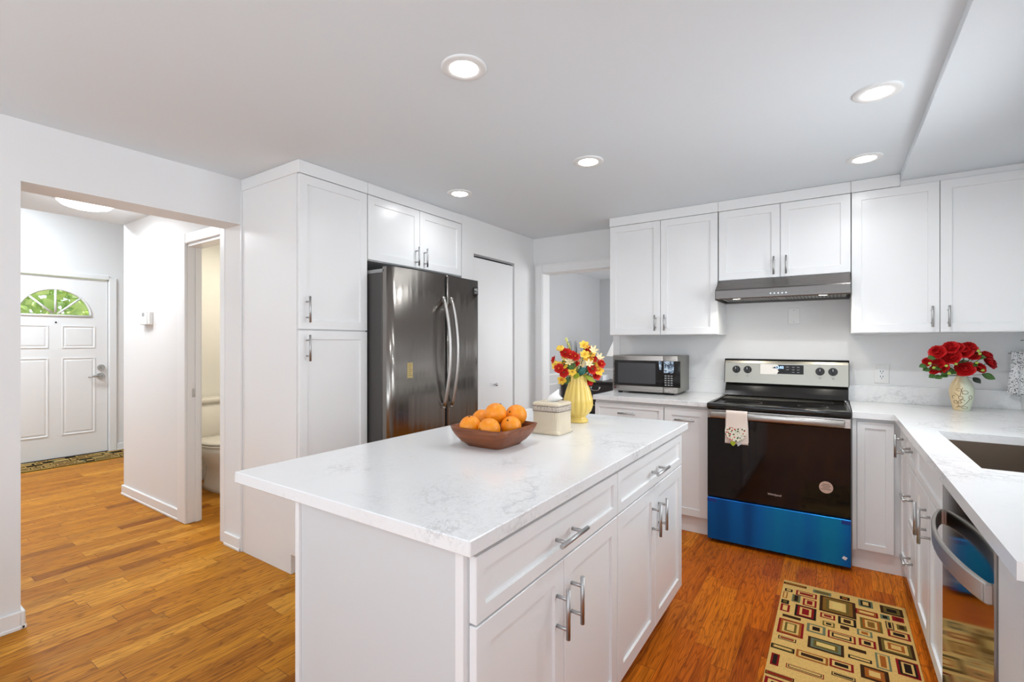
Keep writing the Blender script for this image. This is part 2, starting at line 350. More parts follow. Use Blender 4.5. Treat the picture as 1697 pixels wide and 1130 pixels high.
# baseboards, casings
def baseb(name, boxes):
    b = B()
    for (x0, x1, y0, y1) in boxes:
        b.box(x0, x1, y0, y1, 0.0005, 0.082, bev=0.004)
        b.box(x0 - 0.004*(x1-x0 < 0.05), x1 + 0.004*(x1-x0 < 0.05), y0 - 0.004*(y1-y0 < 0.05), y1 + 0.004*(y1-y0 < 0.05), 0.0005, 0.018, bev=0.003)
    return b.build(name, TRIM, None, 'structure')
baseb('baseboard_left', [(XL-0.001, XL+0.014, -2.6, 0.552), (XLb, XL+0.014, 0.551, 0.566)])
baseb('baseboard_hall', [(-5.012, -3.93, 1.516, 1.531)])
baseb('baseboard_opening', [(XLb+0.012, XL, 1.503, 1.518)])
baseb('baseboard_foyer', [(-7.121, -7.106, 2.10, 3.3)])
def casing(name, boxes, bev=0.004): return struct(name, TRIM, boxes, bev)
casing('trim_1', [(-3.93, -3.806, 1.514, 1.531, 0.0005, 2.055), (-3.30, -3.238, 1.514, 1.531, 0.0005, 2.055), (-3.805, -3.301, 1.514, 1.531, 1.985, 2.055)])     # bathroom door casing
casing('trim_2', [(-3.826, -3.806, 1.531, 1.625, 0.0005, 1.985), (-3.826, -3.30, 1.531, 1.625, 1.965, 1.99), (-3.806, -3.795, 1.58, 1.612, 0.0005, 1.965), (-3.304, -3.294, 1.531, 1.625, 0.0005, 1.99)], 0.002)
casing('trim_3', [(-2.40, -2.325, 3.964, 3.981, 0.0005, 2.03), (-1.605, -1.545, 3.964, 3.981, 0.0005, 2.03), (-2.324, -1.606, 3.964, 3.981, 1.948, 2.03), (-2.41, -1.535, 3.956, 3.981, 2.02, 2.035)])
casing('trim_4', [(-2.335, -2.322, 3.981, 4.11, 0.0005, 1.955), (-1.608, -1.598, 3.981, 4.11, 0.0005, 1.955), (-2.322, -1.608, 3.981, 4.11, 1.944, 1.957)], 0.002)
casing('trim_5', [(-7.121, -7.100, 2.035, 2.105, 0.0005, 2.05), (-7.121, -7.100, 1.03, 1.10, 0.0005, 2.05), (-7.121, -7.100, 1.101, 2.034, 2.022, 2.075)])
casing('trim_6', [(-3.121, -3.10, 4.1, 7.15, 0.845, 0.875), (-3.10, -0.5, 7.13, 7.151, 0.845, 0.875), (-3.121, -3.105, 4.3, 4.9, 0.25, 0.70), (-3.121, -3.105, 5.0, 5.92, 0.28, 0.30), (-3.121, -3.105, 5.0, 5.92, 0.72, 0.74), (-3.121, -3.105, 5.0, 5.02, 0.28, 0.74), (-3.121, -3.105, 5.90, 5.92, 0.28, 0.74)], 0.004)
WAIN = mat('wainscot_paint', (0.72, 0.725, 0.73), 0.4, fn=f_paint(60, 0.02))
struct('trim_7', WAIN, [(-3.122, -3.112, 4.1, 7.15, 0.0005, 0.845), (-3.11, -0.5, 7.14, 7.152, 0.0005, 0.845)])
# closet door (flat bifold) with knob
d = struct('door_1', TRIM, [(-2.47, -2.44, 3.052, 3.641, 0.012, 1.985)], 0.003)
b = B(); b.cyl((-2.44, 3.345, 0.924), (-2.423, 3.345, 0.924), 0.006, 12); b.sphere((-2.412, 3.345, 0.924), 0.014, 16, 10); b.build('knob', CHROME, d)
boxo('track', CHROME, d, -2.475, -2.43, 3.049, 3.643, 1.992, 2.006)
b = B(); b.box(-2.52, -2.50, 3.046, 3.646, 0.0, 2.0); b.build('closet_shade_sheet', DARKGAP, None, 'structure')  # near-black sheet standing in for the shade behind the closet door

# front door: raised panels, fanlight of four panes
def f_gl(nt, b): glassm(nt, b)
fd = None
def front_door():
    X0, X1 = -7.175, -7.128; yc, zc, r = 1.568, 1.585, 0.30
    b = B(); n = 40
    outer = [(1.105, 0.012), (2.025, 0.012), (2.025, 2.018), (1.105, 2.018)]
    # face with a half-round hole: strips between the arch and the door edges
    def cell(poly):
        b.loft([[(X0, y, z) for y, z in poly], [(X1, y, z) for y, z in poly]], smooth=False)
    cell([(1.105, 0.012), (2.025, 0.012), (2.025, zc), (1.105, zc)])
    arc = [(yc + r*math.cos(PI*k/n), zc + r*0.96*math.sin(PI*k/n)) for k in range(n+1)]
    cell([(2.025, zc), (2.025, 2.018), (arc[0][0], 2.018), arc[0]])
    for a, c in zip(arc, arc[1:]): cell([a, (a[0], 2.018), (c[0], 2.018), c])
    cell([arc[-1], (arc[-1][0], 2.018), (1.105, 2.018), (1.105, zc)])
    bmesh.ops.remove_doubles(b.bm, verts=b.bm.verts, dist=1e-5)
    dr = b.build('door_2', TRIM, None, 'structure')
    for (y0, y1, z0, z1) in ((1.20, 1.51, 1.225, 1.475), (1.622, 1.91, 1.225, 1.475), (1.20, 1.51, 0.255, 1.115), (1.622, 1.91, 0.255, 1.115)):
        q = B(); q.box(X1-0.004, X1+0.006, y0, y1, z0, z1)
        q.bm.faces.ensure_lookup_table(); bmesh.ops.recalc_face_normals(q.bm, faces=q.bm.faces)
        f = max(q.bm.faces, key=lambda f: f.normal.x)
        bmesh.ops.inset_individual(q.bm, faces=[f], thickness=0.012, depth=0)
        bmesh.ops.inset_individual(q.bm, faces=[f], thickness=0.010, depth=-0.008)
        bmesh.ops.inset_individual(q.bm, faces=[f], thickness=0.025, depth=0.006)
        q.build('panel', TRIM, dr)
    q = B()
    for k in range(4):
        a0, a1 = PI*k/4, PI*(k+1)/4
        q.loft([[(x, yc, zc) for _ in (0,)] + [(x, yc + r*math.cos(a0+(a1-a0)*j/10), zc + r*0.96*math.sin(a0+(a1-a0)*j/10)) for j in range(11)] for x in (-7.154, -7.150)], smooth=False)
    q.build('fanlight_pane', GLASS, dr)
    q = B()
    pts = [(X1+0.003, yc + (r+0.004)*math.cos(PI*k/30), zc + (r+0.004)*0.96*math.sin(PI*k/30)) for k in range(31)]
    q.tube(pts, 0.011, 8)
    for k in range(1, 4):
        a = PI*k/4; q.tube([(X1+0.001, yc+0.03*math.cos(a), zc+0.03*math.sin(a)), (X1+0.001, yc+r*math.cos(a), zc+r*0.96*math.sin(a))], 0.011, 8)
    q.tube([(X1+0.003, yc-r, zc), (X1+0.003, yc+r, zc)], 0.011, 8)
    q.build('fanlight_frame', WHITEP, dr)
    q = B(); q.cyl((X1, 1.963, 0.995), (X1+0.02, 1.963, 0.995), 0.034, 24); q.cyl((X1+0.02, 1.963, 0.995), (X1+0.03, 1.963, 0.995), 0.016, 16); q.box(X1+0.03, X1+0.042, 1.957, 1.969, 0.98, 1.01, 0.002); q.build('deadbolt', CHROME, dr)
    q = B(); q.cyl((X1, 1.958, 0.897), (X1+0.014, 1.958, 0.897), 0.037, 24); q.cyl((X1+0.014, 1.958, 0.897), (X1+0.05, 1.958, 0.897), 0.012, 14)
    q.tube([(X1+0.05, 1.962, 0.897), (X1+0.052, 1.92, 0.899), (X1+0.05, 1.87, 0.896), (X1+0.044, 1.835, 0.889)], [0.013, 0.012, 0.010, 0.007], 12); q.build('lever_handle', CHROME, dr)
    q = B(); q.cyl((X1-0.002, 1.572, 1.508), (X1+0.003, 1.572, 1.508), 0.009, 14); q.build('peephole', BLACK, dr)
    boxo('threshold', DARKGAP, dr, -7.2, -7.112, 1.105, 2.025, 0.0005, 0.010)
front_door()
# greenery outside the fanlight
def f_leaf(c0, c1):
    def f(nt, b): L(nt, ramp(nt, noise(nt, coords(nt), 3, 4), [(0.3, c0), (0.7, c1)]), b.inputs['Base Color'])
    return f
TREE = mat('tree_leaves', rough=0.5, fn=f_leaf((0.20, 0.38, 0.09), (0.74, 0.82, 0.40)))
b = B()
for k in range(4200):
    c = Vector((R_.uniform(-12.0, -9.4), R_.uniform(-0.2, 3.6), R_.uniform(0.6, 2.55 + 0.25*math.sin(R_.uniform(0, 6)))))
    a = Vector((R_.gauss(0, 1), R_.gauss(0, 1), R_.gauss(0, 1))).normalized(); c2 = a.orthogonal().normalized()*R_.uniform(0.05, 0.11); a2 = a.cross(c2).normalized()*R_.uniform(0.06, 0.13)
    b.quad([c - c2, c - a2*0.9, c + c2, c + a2])
o = b.build('tree_foliage', TREE, None, 'stuff', recalc=False); tag(o, 'sunlit green tree foliage seen through the fanlight of the front door', 'tree foliage')
struct('ground_outside', mat('garden_ground', fn=f_leaf((0.10, 0.16, 0.04), (0.25, 0.27, 0.10)), rough=0.9), [(-16, -7.3, -6, 8, -0.3, -0.1)])
RUG=[(-0.219,-0.125,2.918,2.936,(0,2,)),
 (-0.211,-0.18,2.837,2.86,(1,8,)),
 (-0.088,-0.017,2.898,2.926,(4,5,)),
 (-0.159,-0.077,2.826,2.867,(6,8,6,)),
 (-0.216,-0.198,2.76,2.813,(2,8,)),
 (-0.175,-0.142,2.747,2.808,(4,5,1,)),
 (-0.127,-0.075,2.738,2.793,(6,8,6,)),
 (-0.217,-0.187,2.698,2.729,(1,5,)),
 (-0.054,0.078,2.739,2.864,(0,3,5,8,9,)),
 (0.024,0.061,2.899,2.926,(1,2,)),
 (0.1,0.152,2.881,2.935,(4,1,8,)),
 (0.186,0.264,2.867,2.927,(0,5,1,)),
 (-0.153,-0.075,2.616,2.703,(1,6,8,6,)),
 (-0.215,-0.18,2.624,2.678,(6,8,)),
 (0.086,0.165,2.792,2.831,(6,2,8,)),
 (-0.053,0.0,2.66,2.696,(6,8,6,)),
 (0.017,0.079,2.648,2.702,(1,8,0,)),
 (-0.199,-0.132,2.567,2.585,(0,)),
 (-0.043,-0.001,2.589,2.621,(5,8,1,)),
 (0.101,0.174,2.665,2.744,(5,2,8,3,)),
 (0.179,0.211,2.802,2.835,(4,1,)),
 (0.223,0.263,2.81,2.845,(6,7,)),
 (0.194,0.22,2.722,2.773,(1,8,1,)),
 (0.234,0.266,2.736,2.773,(5,0,)),
 (-0.208,-0.118,2.428,2.526,(6,2,8,5,8,)),
 (-0.1,-0.036,2.501,2.557,(4,8,1,)),
 (0.023,0.053,2.601,2.623,(0,)),
 (-0.02,0.071,2.499,2.547,(6,8,1,8,)),
 (0.085,0.135,2.592,2.631,(4,8,2,)),
 (0.198,0.269,2.655,2.702,(6,8,1,)),
 (0.089,0.143,2.507,2.553,(6,8,1,)),
 (-0.2,-0.139,2.365,2.386,(1,8,6,)),
 (-0.089,0.027,2.374,2.443,(0,4,5,9,)),
 (0.16,0.268,2.515,2.603,(0,5,8,2,8,)),
 (-0.219,-0.141,2.28,2.307,(1,5,8,)),
 (0.051,0.106,2.442,2.46,(0,)),
 (0.05,0.121,2.379,2.398,(1,8,)),
 (-0.126,-0.026,2.273,2.315,(2,8,0,)),
 (0.14,0.184,2.378,2.462,(4,8,2,)),
 (-0.213,-0.186,2.165,2.228,(6,1,)),
 (-0.013,0.059,2.279,2.322,(6,8,1,)),
 (-0.154,-0.039,2.17,2.193,(6,8,1,8,)),
 (0.207,0.271,2.378,2.462,(6,1,8,1,)),
 (0.088,0.169,2.274,2.342,(0,2,8,)),
 (-0.219,-0.131,2.087,2.105,(1,2,6,)),
 (-0.006,0.063,2.219,2.237,(1,8,1,))]
FL=[(-1.019,2.146,1.271,'Y'),
 (-1.003,2.152,1.252,'R'),
 (-1.107,2.065,1.244,'B'),
 (-1.149,2.083,1.199,'R'),
 (-1.087,2.082,1.22,'Y'),
 (-1.06,2.081,1.224,'R'),
 (-1.086,2.077,1.234,'R'),
 (-1.04,2.092,1.216,'R'),
 (-1.095,2.087,1.178,'D'),
 (-1.135,2.075,1.172,'Y'),
 (-1.062,2.074,1.192,'W'),
 (-1.051,2.096,1.202,'W'),
 (-1.091,2.076,1.138,'R'),
 (-1.055,2.09,1.143,'Y'),
 (-1.114,2.101,1.101,'D'),
 (-1.001,2.147,1.212,'D'),
 (-0.985,2.168,1.208,'R'),
 (-0.992,2.168,1.232,'Y'),
 (-0.983,2.124,1.183,'W'),
 (-0.97,2.168,1.173,'Y'),
 (-0.978,2.144,1.155,'R'),
 (-0.948,2.184,1.181,'R'),
 (-0.96,2.179,1.15,'D'),
 (-0.973,2.183,1.126,'R'),
 (-1.004,2.17,1.098,'R'),
 (-0.96,2.195,1.211,'W'),
 (-1.021,2.126,1.181,'W'),
 (-0.974,2.153,1.247,'W'),
 (-1.048,2.106,1.185,'R'),
 (-1.114,2.068,1.158,'R'),
 (-1.003,2.119,1.226,'Y')]
RO=[(0.484,3.608,1.232,0.0364),
 (0.545,3.637,1.259,0.0348),
 (0.547,3.629,1.206,0.041),
 (0.603,3.668,1.235,0.0386),
 (0.631,3.695,1.259,0.0339),
 (0.648,3.701,1.213,0.03),
 (0.718,3.773,1.212,0.0292),
 (0.734,3.794,1.171,0.0366),
 (0.44,3.606,1.175,0.022),
 (0.505,3.614,1.147,0.0291),
 (0.488,3.606,1.166,0.0267),
 (0.612,3.677,1.138,0.0411),
 (0.683,3.739,1.142,0.0301),
 (0.47,3.613,1.129,0.022),
 (0.576,3.655,1.259,0.029)]
BUD=[(0.441,3.524,1.168),
 (0.46,3.537,1.145),
 (0.518,3.576,1.155),
 (0.563,3.607,1.166),
 (0.532,3.585,1.113),
 (0.66,3.672,1.172),
 (0.688,3.691,1.13),
 (0.668,3.677,1.24),
 (0.674,3.681,1.223)]
LEAF=[(0.466,3.577,1.099),
 (0.494,3.596,1.095),
 (0.52,3.613,1.104),
 (0.704,3.737,1.104),
 (0.462,3.574,1.201),
 (0.423,3.549,1.155),
 (0.439,3.559,1.136),
 (0.492,3.595,1.143),
 (0.54,3.627,1.138),
 (0.56,3.64,1.123),
 (0.608,3.673,1.186),
 (0.66,3.708,1.082),
 (0.588,3.659,1.181),
 (0.644,3.697,1.167),
 (0.524,3.616,1.119),
 (0.672,3.716,1.206)]
window('added_window_side', [(0.915, 1.0, -1.96, -1.90, 0.9, 2.1), (0.915, 1.0, -0.30, -0.24, 0.9, 2.1), (0.915, 1.0, -1.9, -0.3, 2.04, 2.1), (0.90, 1.0, -1.98, -0.22, 0.89, 0.95)], (0.965, 0.972, -1.9, -0.3, 0.95, 2.04))  # unseen window added to go with the side fill lamp
window('added_window_dining', [(-0.56, -0.49, 4.94, 5.0, 0.74, 2.06), (-0.56, -0.49, 6.2, 6.26, 0.74, 2.06), (-0.56, -0.49, 5.0, 6.2, 2.0, 2.06), (-0.56, -0.49, 5.0, 6.2, 0.74, 0.8)], (-0.508, -0.503, 5.0, 6.2, 0.8, 2.0))  # unseen frame added around the dining fill lamp on a solid wall

# ------------------------------------------------------------------ cabinets
SC_ = 'white shaker kitchen cabinets'
def cab(name, label, loc): return thing(name, label, 'cabinet', loc, SC_)
def wdoor(face, p, u0, u1, z0, z1, par, hu, hz, vert=True, rail=0.068, hl=0.13, name='door'):
    dd = shaker(name, face, p, u0, u1, z0, z1, par, rail=rail)
    if hu is not None: bar_handle(face, p, hu, hz, dd, hl, vert)
    return dd
ZC0, ZC1 = 0.859, 0.893      # worktop slab
# island: two base cabinets
XD = -0.606
def island_cab(y0, y1, label, near):
    c = cab('island_cabinet', label, (-0.9, (y0+y1)/2, 0))
    b = B(); b.box(-1.205, XD-0.021, y0, y1, 0.105, ZC0-0.001); b.box(-1.205, XD-0.075, y0, y1, 0.0005, 0.105); b.build('carcass', CAB, c)
    ym = (y0+y1)/2; g = 0.0017
    wdoor('x+', XD, y0+g, y1-g, 0.706, 0.846, c, ym, 0.768, False, 0.042, 0.155, 'drawer')
    wdoor('x+', XD, y0+g, ym-g, 0.125, 0.701, c, ym-0.042, 0.58)
    wdoor('x+', XD, ym+g, y1-g, 0.125, 0.701, c, ym+0.042, 0.58)
    if near:
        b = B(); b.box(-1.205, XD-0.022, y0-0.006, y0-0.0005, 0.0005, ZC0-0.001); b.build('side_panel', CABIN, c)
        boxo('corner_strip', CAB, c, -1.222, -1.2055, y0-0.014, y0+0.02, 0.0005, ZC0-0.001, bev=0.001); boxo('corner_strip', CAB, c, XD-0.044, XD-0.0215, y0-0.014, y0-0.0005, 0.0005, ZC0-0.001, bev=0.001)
island_cab(0.768, 1.537, 'white shaker island cabinet with one drawer and two doors at the fruit bowl end', True)
island_cab(1.539, 2.355, 'white shaker island cabinet with one drawer and two doors at the end near the range', False)
b = B(); b.box(-1.514, -0.596, 0.737, 2.433, ZC0, ZC1, 0.0025)
tag(b.build('island_worktop', QUARTZ), 'white quartz worktop with faint grey veins on the kitchen island', 'worktop')

# pantry, fridge cabinet
FX = -2.425
c = cab('pantry_cabinet', 'full height white pantry cabinet with two stacked doors left of the steel fridge', (-2.73, 1.75, 0))
b = B(); b.box(XL+0.002, FX-0.021, 1.518, 1.982, 0.11, 2.216); b.box(XL+0.002, FX-0.075, 1.518, 1.982, 0.0005, 0.11); b.box(XL+0.0005, XL+0.012, 1.510, 1.5175, 0.0005, 2.216); b.build('carcass', CAB, c)
wdoor('x+', FX, 1.521, 1.980, 1.359, 2.213, c, 1.565, 1.468, hl=0.145)
wdoor('x+', FX, 1.521, 1.980, 0.125, 1.353, c, 1.565, 1.255, hl=0.145)
boxo('crown', CAB, c, XL+0.002, FX+0.002, 1.515, 1.982, 2.217, CZ-0.001, bev=0.002)
c = cab('fridge_top_cabinet', 'white two door cabinet mounted right above the steel fridge', (-2.73, 2.44, 1.805))
b = B(); b.box(XL+0.002, FX-0.021, 1.984, 2.892, 1.805, 2.216); b.build('carcass', CAB, c)
wdoor('x+', FX, 1.986, 2.437, 1.808, 2.213, c, 2.398, 1.885)
wdoor('x+', FX, 2.440, 2.890, 1.808, 2.213, c, 2.48, 1.885)
boxo('crown', CAB, c, XL+0.002, FX+0.002, 1.984, 2.894, 2.217, CZ-0.001, bev=0.002)

# upper cabinets on the back wall
PU = 3.65
def upper(name, label, x0, x1, z0, hz, side):
    c = cab(name, label, ((x0+x1)/2, 3.8, z0))
    b = B(); b.box(x0, x1, PU+0.021, 3.979, z0, 2.216); b.build('carcass', CAB, c)
    xm = (x0+x1)/2
    wdoor('y-', PU, x0+0.0015, xm-0.0015, z0+0.003, 2.214, c, xm-0.036, hz, hl=0.12)
    wdoor('y-', PU, xm+0.0015, x1-0.0015, z0+0.003, 2.214, c, xm+0.036, hz, hl=0.12)
    return c
c = upper('wall_cabinet', 'white two door wall cabinet above the microwave', -1.506, -0.690, 1.343, 1.435, 'l')
boxo('crown', CAB, c, -1.508, -0.688, PU-0.003, 3.979, 2.217, CZ-0.001, bev=0.002)
c = upper('wall_cabinet', 'short white two door wall cabinet directly above the range hood', -0.685, 0.084, 1.722, 1.80, 'm')
boxo('crown', CAB, c, -0.6865, 0.084, PU-0.003, 3.979, 2.217, CZ-0.001, bev=0.002)
c = upper('wall_cabinet', 'wide white two door wall cabinet above the red roses', 0.087, 0.918, 1.343, 1.435, 'r')
b = B(); b.box(0.0855, 0.324, PU-0.003, 3.979, 2.217, CZ-0.001, 0.002); b.box(0.3255, 0.918, PU+0.012, 3.979, 2.217, 2.249); b.build('crown', CAB, c)

# base cabinets on the back wall
PB = 3.352
def basebox(c, x0, x1, extra=()):
    b = B(); b.box(x0, x1, PB+0.021, 3.978, 0.105, ZC0-0.001); b.box(x0, x1, PB+0.03, 3.9, 0.0005, 0.105)
    for a in extra: b.box(*a)
    return b.build('carcass', CAB, c)
c = cab('base_cabinet', 'white base cabinet with a drawer under the microwave beyond the island', (-1.245, 3.66, 0))
basebox(c, -1.503, -0.985)
wdoor('y-', PB, -1.501, -0.987, 0.70, 0.838, c, -1.244, 0.773, False, 0.042, 0.13, 'drawer')
wdoor('y-', PB, -1.501, -1.2455, 0.115, 0.695, c, -1.285, 0.58); wdoor('y-', PB, -1.2425, -0.987, 0.115, 0.695, c, -1.203, 0.58)
c = cab('base_cabinet', 'narrow white base cabinet with one pull-out door left of the range', (-0.84, 3.66, 0))
basebox(c, -0.984, -0.694)
wdoor('y-', PB, -0.982, -0.696, 0.115, 0.838, c, -0.839, 0.762, False)
c = cab('corner_cabinet', 'white corner base cabinet with two doors right of the range under the roses', (0.5, 3.6, 0))
PX = 0.297
b = B(); b.box(0.084, 0.916, PB+0.021, 3.978, 0.105, ZC0-0.001); b.box(PX+0.021, 0.916, 3.022, PB+0.021, 0.105, ZC0-0.001)
b.box(0.084, 0.9, PB+0.03, 3.9, 0.0005, 0.105); b.box(PX+0.075, 0.9, 3.022, PB+0.03, 0.0005, 0.105); b.box(0.0845, 0.104, PB+0.004, PB+0.021, 0.105, ZC0-0.001); b.build('carcass', CAB, c)
wdoor('y-', PB, 0.106, 0.272, 0.115, 0.838, c, None, None, rail=0.048)
wdoor('x-', PX, 3.024, 3.345, 0.115, 0.838, c, 3.19, 0.747, hl=0.12)

# peninsula cabinets (facing -X)
def pen_box(c, y0, y1):
    b = B(); b.box(PX+0.021, 0.916, y0, y1, 0.105, 0.63); b.box(PX+0.021, PX+0.06, y0, y1, 0.63, ZC0-0.001); b.box(PX+0.075, 0.9, y0, y1, 0.0005, 0.105); return b
c = cab('drawer_cabinet', 'narrow white base cabinet with three stacked drawers beside the corner cabinet', (0.6, 2.88, 0))
pen_box(c, 2.742, 3.02).build('carcass', CAB, c)
for z0, z1 in ((0.70, 0.846), (0.405, 0.695), (0.115, 0.400)):
    wdoor('x-', PX, 2.744, 3.018, z0, z1, c, 2.881, (z0+z1)/2 + 0.01, False, 0.042, 0.13, 'drawer')
c = cab('sink_cabinet', 'white two door base cabinet under the steel sink next to the dishwasher', (0.6, 2.4, 0))
b = B(); b.box(PX+0.021, 0.916, 2.07, 2.088, 0.105, ZC0-0.001); b.box(PX+0.021, 0.916, 2.722, 2.740, 0.105, 0.62); b.box(PX+0.021, 0.9, 2.088, 2.722, 0.105, 0.125); b.box(PX+0.021, PX+0.04, 2.088, 2.722, 0.690, ZC0-0.001); b.box(PX+0.075, 0.9, 2.07, 2.740, 0.0005, 0.105); b.build('carcass', CAB, c)
shaker('false_drawer_front', 'x-', PX, 2.072, 2.738, 0.70, 0.846, c, rail=0.042)
wdoor('x-', PX, 2.072, 2.4035, 0.115, 0.695, c, 2.355, 0.592); wdoor('x-', PX, 2.4065, 2.738, 0.115, 0.695, c, 2.455, 0.592)
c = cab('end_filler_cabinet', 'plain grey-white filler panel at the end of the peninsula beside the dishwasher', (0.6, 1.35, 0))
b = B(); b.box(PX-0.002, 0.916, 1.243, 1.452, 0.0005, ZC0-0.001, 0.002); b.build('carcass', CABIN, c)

# worktops with splashback
b = B(); b.box(-1.508, -0.694, 3.327, 3.977, ZC0, ZC1, 0.002)
o = b.build('counter_worktop', QUARTZ); tag(o, 'white quartz worktop under the microwave left of the range', 'worktop')
boxo('splashback', QUARTZ, o, -1.508, -0.690, 3.958, 3.979, ZC1+0.0002, 1.002, bev=0.001)
b = B()
SX0, SX1, SY0, SY1 = 0.381, 0.80, 2.058, 2.822
for a in ((0.084, 0.918, 3.327, 3.977), (0.271, 0.918, SY1, 3.3269), (0.271, 0.918, 1.218, SY0), (0.271, SX0, SY0, SY1), (SX1, 0.918, SY0, SY1)):
    b.box(*a, ZC0, ZC1)
bmesh.ops.remove_doubles(b.bm, verts=b.bm.verts, dist=1e-5)
o = b.build('counter_worktop', QUARTZ); tag(o, 'L-shaped white quartz worktop holding the steel sink and the roses', 'worktop')
q = B(); q.box(0.078, 0.918, 3.958, 3.979, ZC1+0.0002, 1.002, 0.001); q.box(0.899, 0.919, 1.218, 3.957, ZC1+0.0002, 1.002, 0.001); q.build('splashback', QUARTZ, o)
s = thing('kitchen_sink', 'undermounted stainless steel sink set in the white quartz worktop', 'sink', ((SX0+SX1)/2, (SY0+SY1)/2, 0.66))
b = B(); x0, x1, y0, y1 = SX0+0.004, SX1-0.004, SY0+0.004, SY1-0.004; zt, zb = ZC0-0.0006, 0.655
rings = [[(x, y, z) for x, y, z in ring2((x0+x1)/2, (y0+y1)/2, z, (x1-x0)/2-i, (y1-y0)/2-i, 64, 14)] for z, i in ((zt, -0.012), (zt, 0.0), (zb+0.02, 0.004), (zb, 0.024))]
b.loft(rings, False, True, smooth=False); b.build('basin', SINKST, s, solid=0.0012)
b = B(); b.cyl(((x0+x1)/2, (y0+y1)/2, zb+0.0008), ((x0+x1)/2, (y0+y1)/2, zb+0.006), 0.045, 24); b.cyl(((x0+x1)/2, (y0+y1)/2, zb+0.006), ((x0+x1)/2, (y0+y1)/2, zb+0.012), 0.02, 16); b.build('drain', CHROME, s)
f = thing('kitchen_faucet', 'chrome faucet standing behind the steel sink', 'faucet', (0.852, 2.44, ZC1))
b = B(); b.cyl((0.852, 2.44, ZC1), (0.852, 2.44, ZC1+0.012), 0.028, 20); b.cyl((0.852, 2.44, ZC1+0.012), (0.852, 2.44, ZC1+0.10), 0.019, 18); b.build('base', CHROME, f)
b = B(); b.tube([(0.852, 2.44, ZC1+0.10)] + [(0.752 + 0.10*math.cos(a), 2.44, ZC1+0.26+0.10*math.sin(a)) for a in [PI*k/14 for k in range(15)]] + [(0.652, 2.44, ZC1+0.19)], 0.012, 12); b.build('spout', CHROME, f)
b = B(); b.tube([(0.852, 2.422, ZC1+0.07), (0.852, 2.40, ZC1+0.08), (0.852, 2.345, ZC1+0.11)], 0.007, 10); b.build('lever', CHROME, f)

# ------------------------------------------------------------------ fridge
f = thing('refrigerator', 'tall stainless steel two door refrigerator between the pantry and the closet door', 'refrigerator', (-2.62, 2.44, 0))
b = B(); b.box(-3.0, -2.305, 1.992, 2.888, 0.03, 1.715, 0.004); b.box(-2.95, -2.33, 2.02, 2.86, 0.0005, 0.03); b.build('body', DARKSTEEL, f)
boxo('hinge_cover', GREYP, f, -2.50, -2.285, 1.996, 2.12, 1.7155, 1.742, bev=0.008, seg=2); boxo('hinge_cover', GREYP, f, -2.50, -2.285, 2.76, 2.884, 1.7155, 1.742, bev=0.008, seg=2)
def fdoor(y0, y1, bulge, left):
    pts = []; t0, t1 = -2.302, -2.245; r = 0.022; n = 24
    pts.append((t0, y0)); pts.append((t0, y1))
    def front(s):     # gentle convex curve across both doors
        q = (s - 2.44)/0.45; return t1 + 0.016*(1 - q*q)
    ys = [y1 - (y1-y0)*k/n for k in range(n+1)]
    for k, y in enumerate(ys):
        e = min(y - y0, y1 - y); x = front(y)
        rr = 0.024 if (left and y - y0 < 0.05) or (not left and y1 - y < 0.05) else 0.003
        if e < rr: x -= rr - math.sqrt(max(0, rr*rr - (rr-e)**2))
        pts.append((x, y))
    b = B(); b.loft([[(x, y, z) for x, y in pts] for z in (0.06, 1.752)], smooth=False)
    bmesh.ops.recalc_face_normals(b.bm, faces=b.bm.faces)
    for fa in b.bm.faces: fa.smooth = fa.normal.x > 0.35
    return b.build('door', FRIDGE, f)
boxo('gap_shade_strip', BLACK, f, -2.30, -2.2290, 2.4975, 2.5065, 0.07, 1.745)  # black strip filling the gap between the doors, in place of its shade
d1 = fdoor(1.996, 2.499, 0.02, True); d2 = fdoor(2.505, 2.886, 0.02, False)
def bow(y, dr, dot):
    n = 26; b = B(); pts, rr = [], []
    for k in range(n+1):
        s = k/n; z = 0.85 + (1.583-0.85)*s; pts.append((-2.222 + 0.058*math.sin(PI*s)**0.8, y, z)); rr.append(0.0125)
    b.tube(pts, rr, 12)
    for z in (0.853, 1.58): b.box(-2.238, -2.214, y-0.012, y+0.012, z-0.02, z+0.02, 0.004)
    h = b.build('handle', BOWM, dr)
    q = B(); q.cyl((-2.2135, y, 1.563), (-2.2105, y, 1.563), 0.006, 12); q.build('marker', mat('marker_'+dot, (0.5, 0.03, 0.03) if dot == 'red' else (0.02, 0.14, 0.22), 0.4, fn=f_paint(90, 0.02)), h if False else dr)
bow(2.464, d1, 'red'); bow(2.543, d2, 'teal')
b = B(); b.box(-2.2480, -2.2385, 2.815, 2.865, 1.645, 1.705, 0.001); lab = b.build('badge', mat('dark_badge', (0.03, 0.03, 0.032), 0.3, fn=f_paint(90, 0.02)), d2)
b = B()
b.cyl((-2.2387, 2.828, 1.683), (-2.2377, 2.828, 1.683), 0.007, 16)
for k in range(4): b.box(-2.2387, -2.2377, 2.838, 2.858, 1.69-0.006*k, 1.693-0.006*k)
for k in range(2): b.box(-2.2387, -2.2377, 2.822, 2.858, 1.662-0.006*k, 1.664-0.006*k)
b.build('badge_marking', LOGO, d2)
GOLD = mat('gold_label', (0.62, 0.50, 0.24), 0.35, 0.4, f_paint(90, 0.02))
b = B(); b.box(-2.2400, -2.2325, 2.138, 2.182, 1.06, 1.158, 0.0005); b.mi = 1
for k in range(7): b.box(-2.2327, -2.2320, 2.143, 2.177 - 0.006*(k % 3), 1.148-0.012*k, 1.152-0.012*k)
b.build('energy_label', [GOLD, mat('label_print', (0.34, 0.24, 0.08), 0.5, fn=f_paint(90, 0.02))], d1)

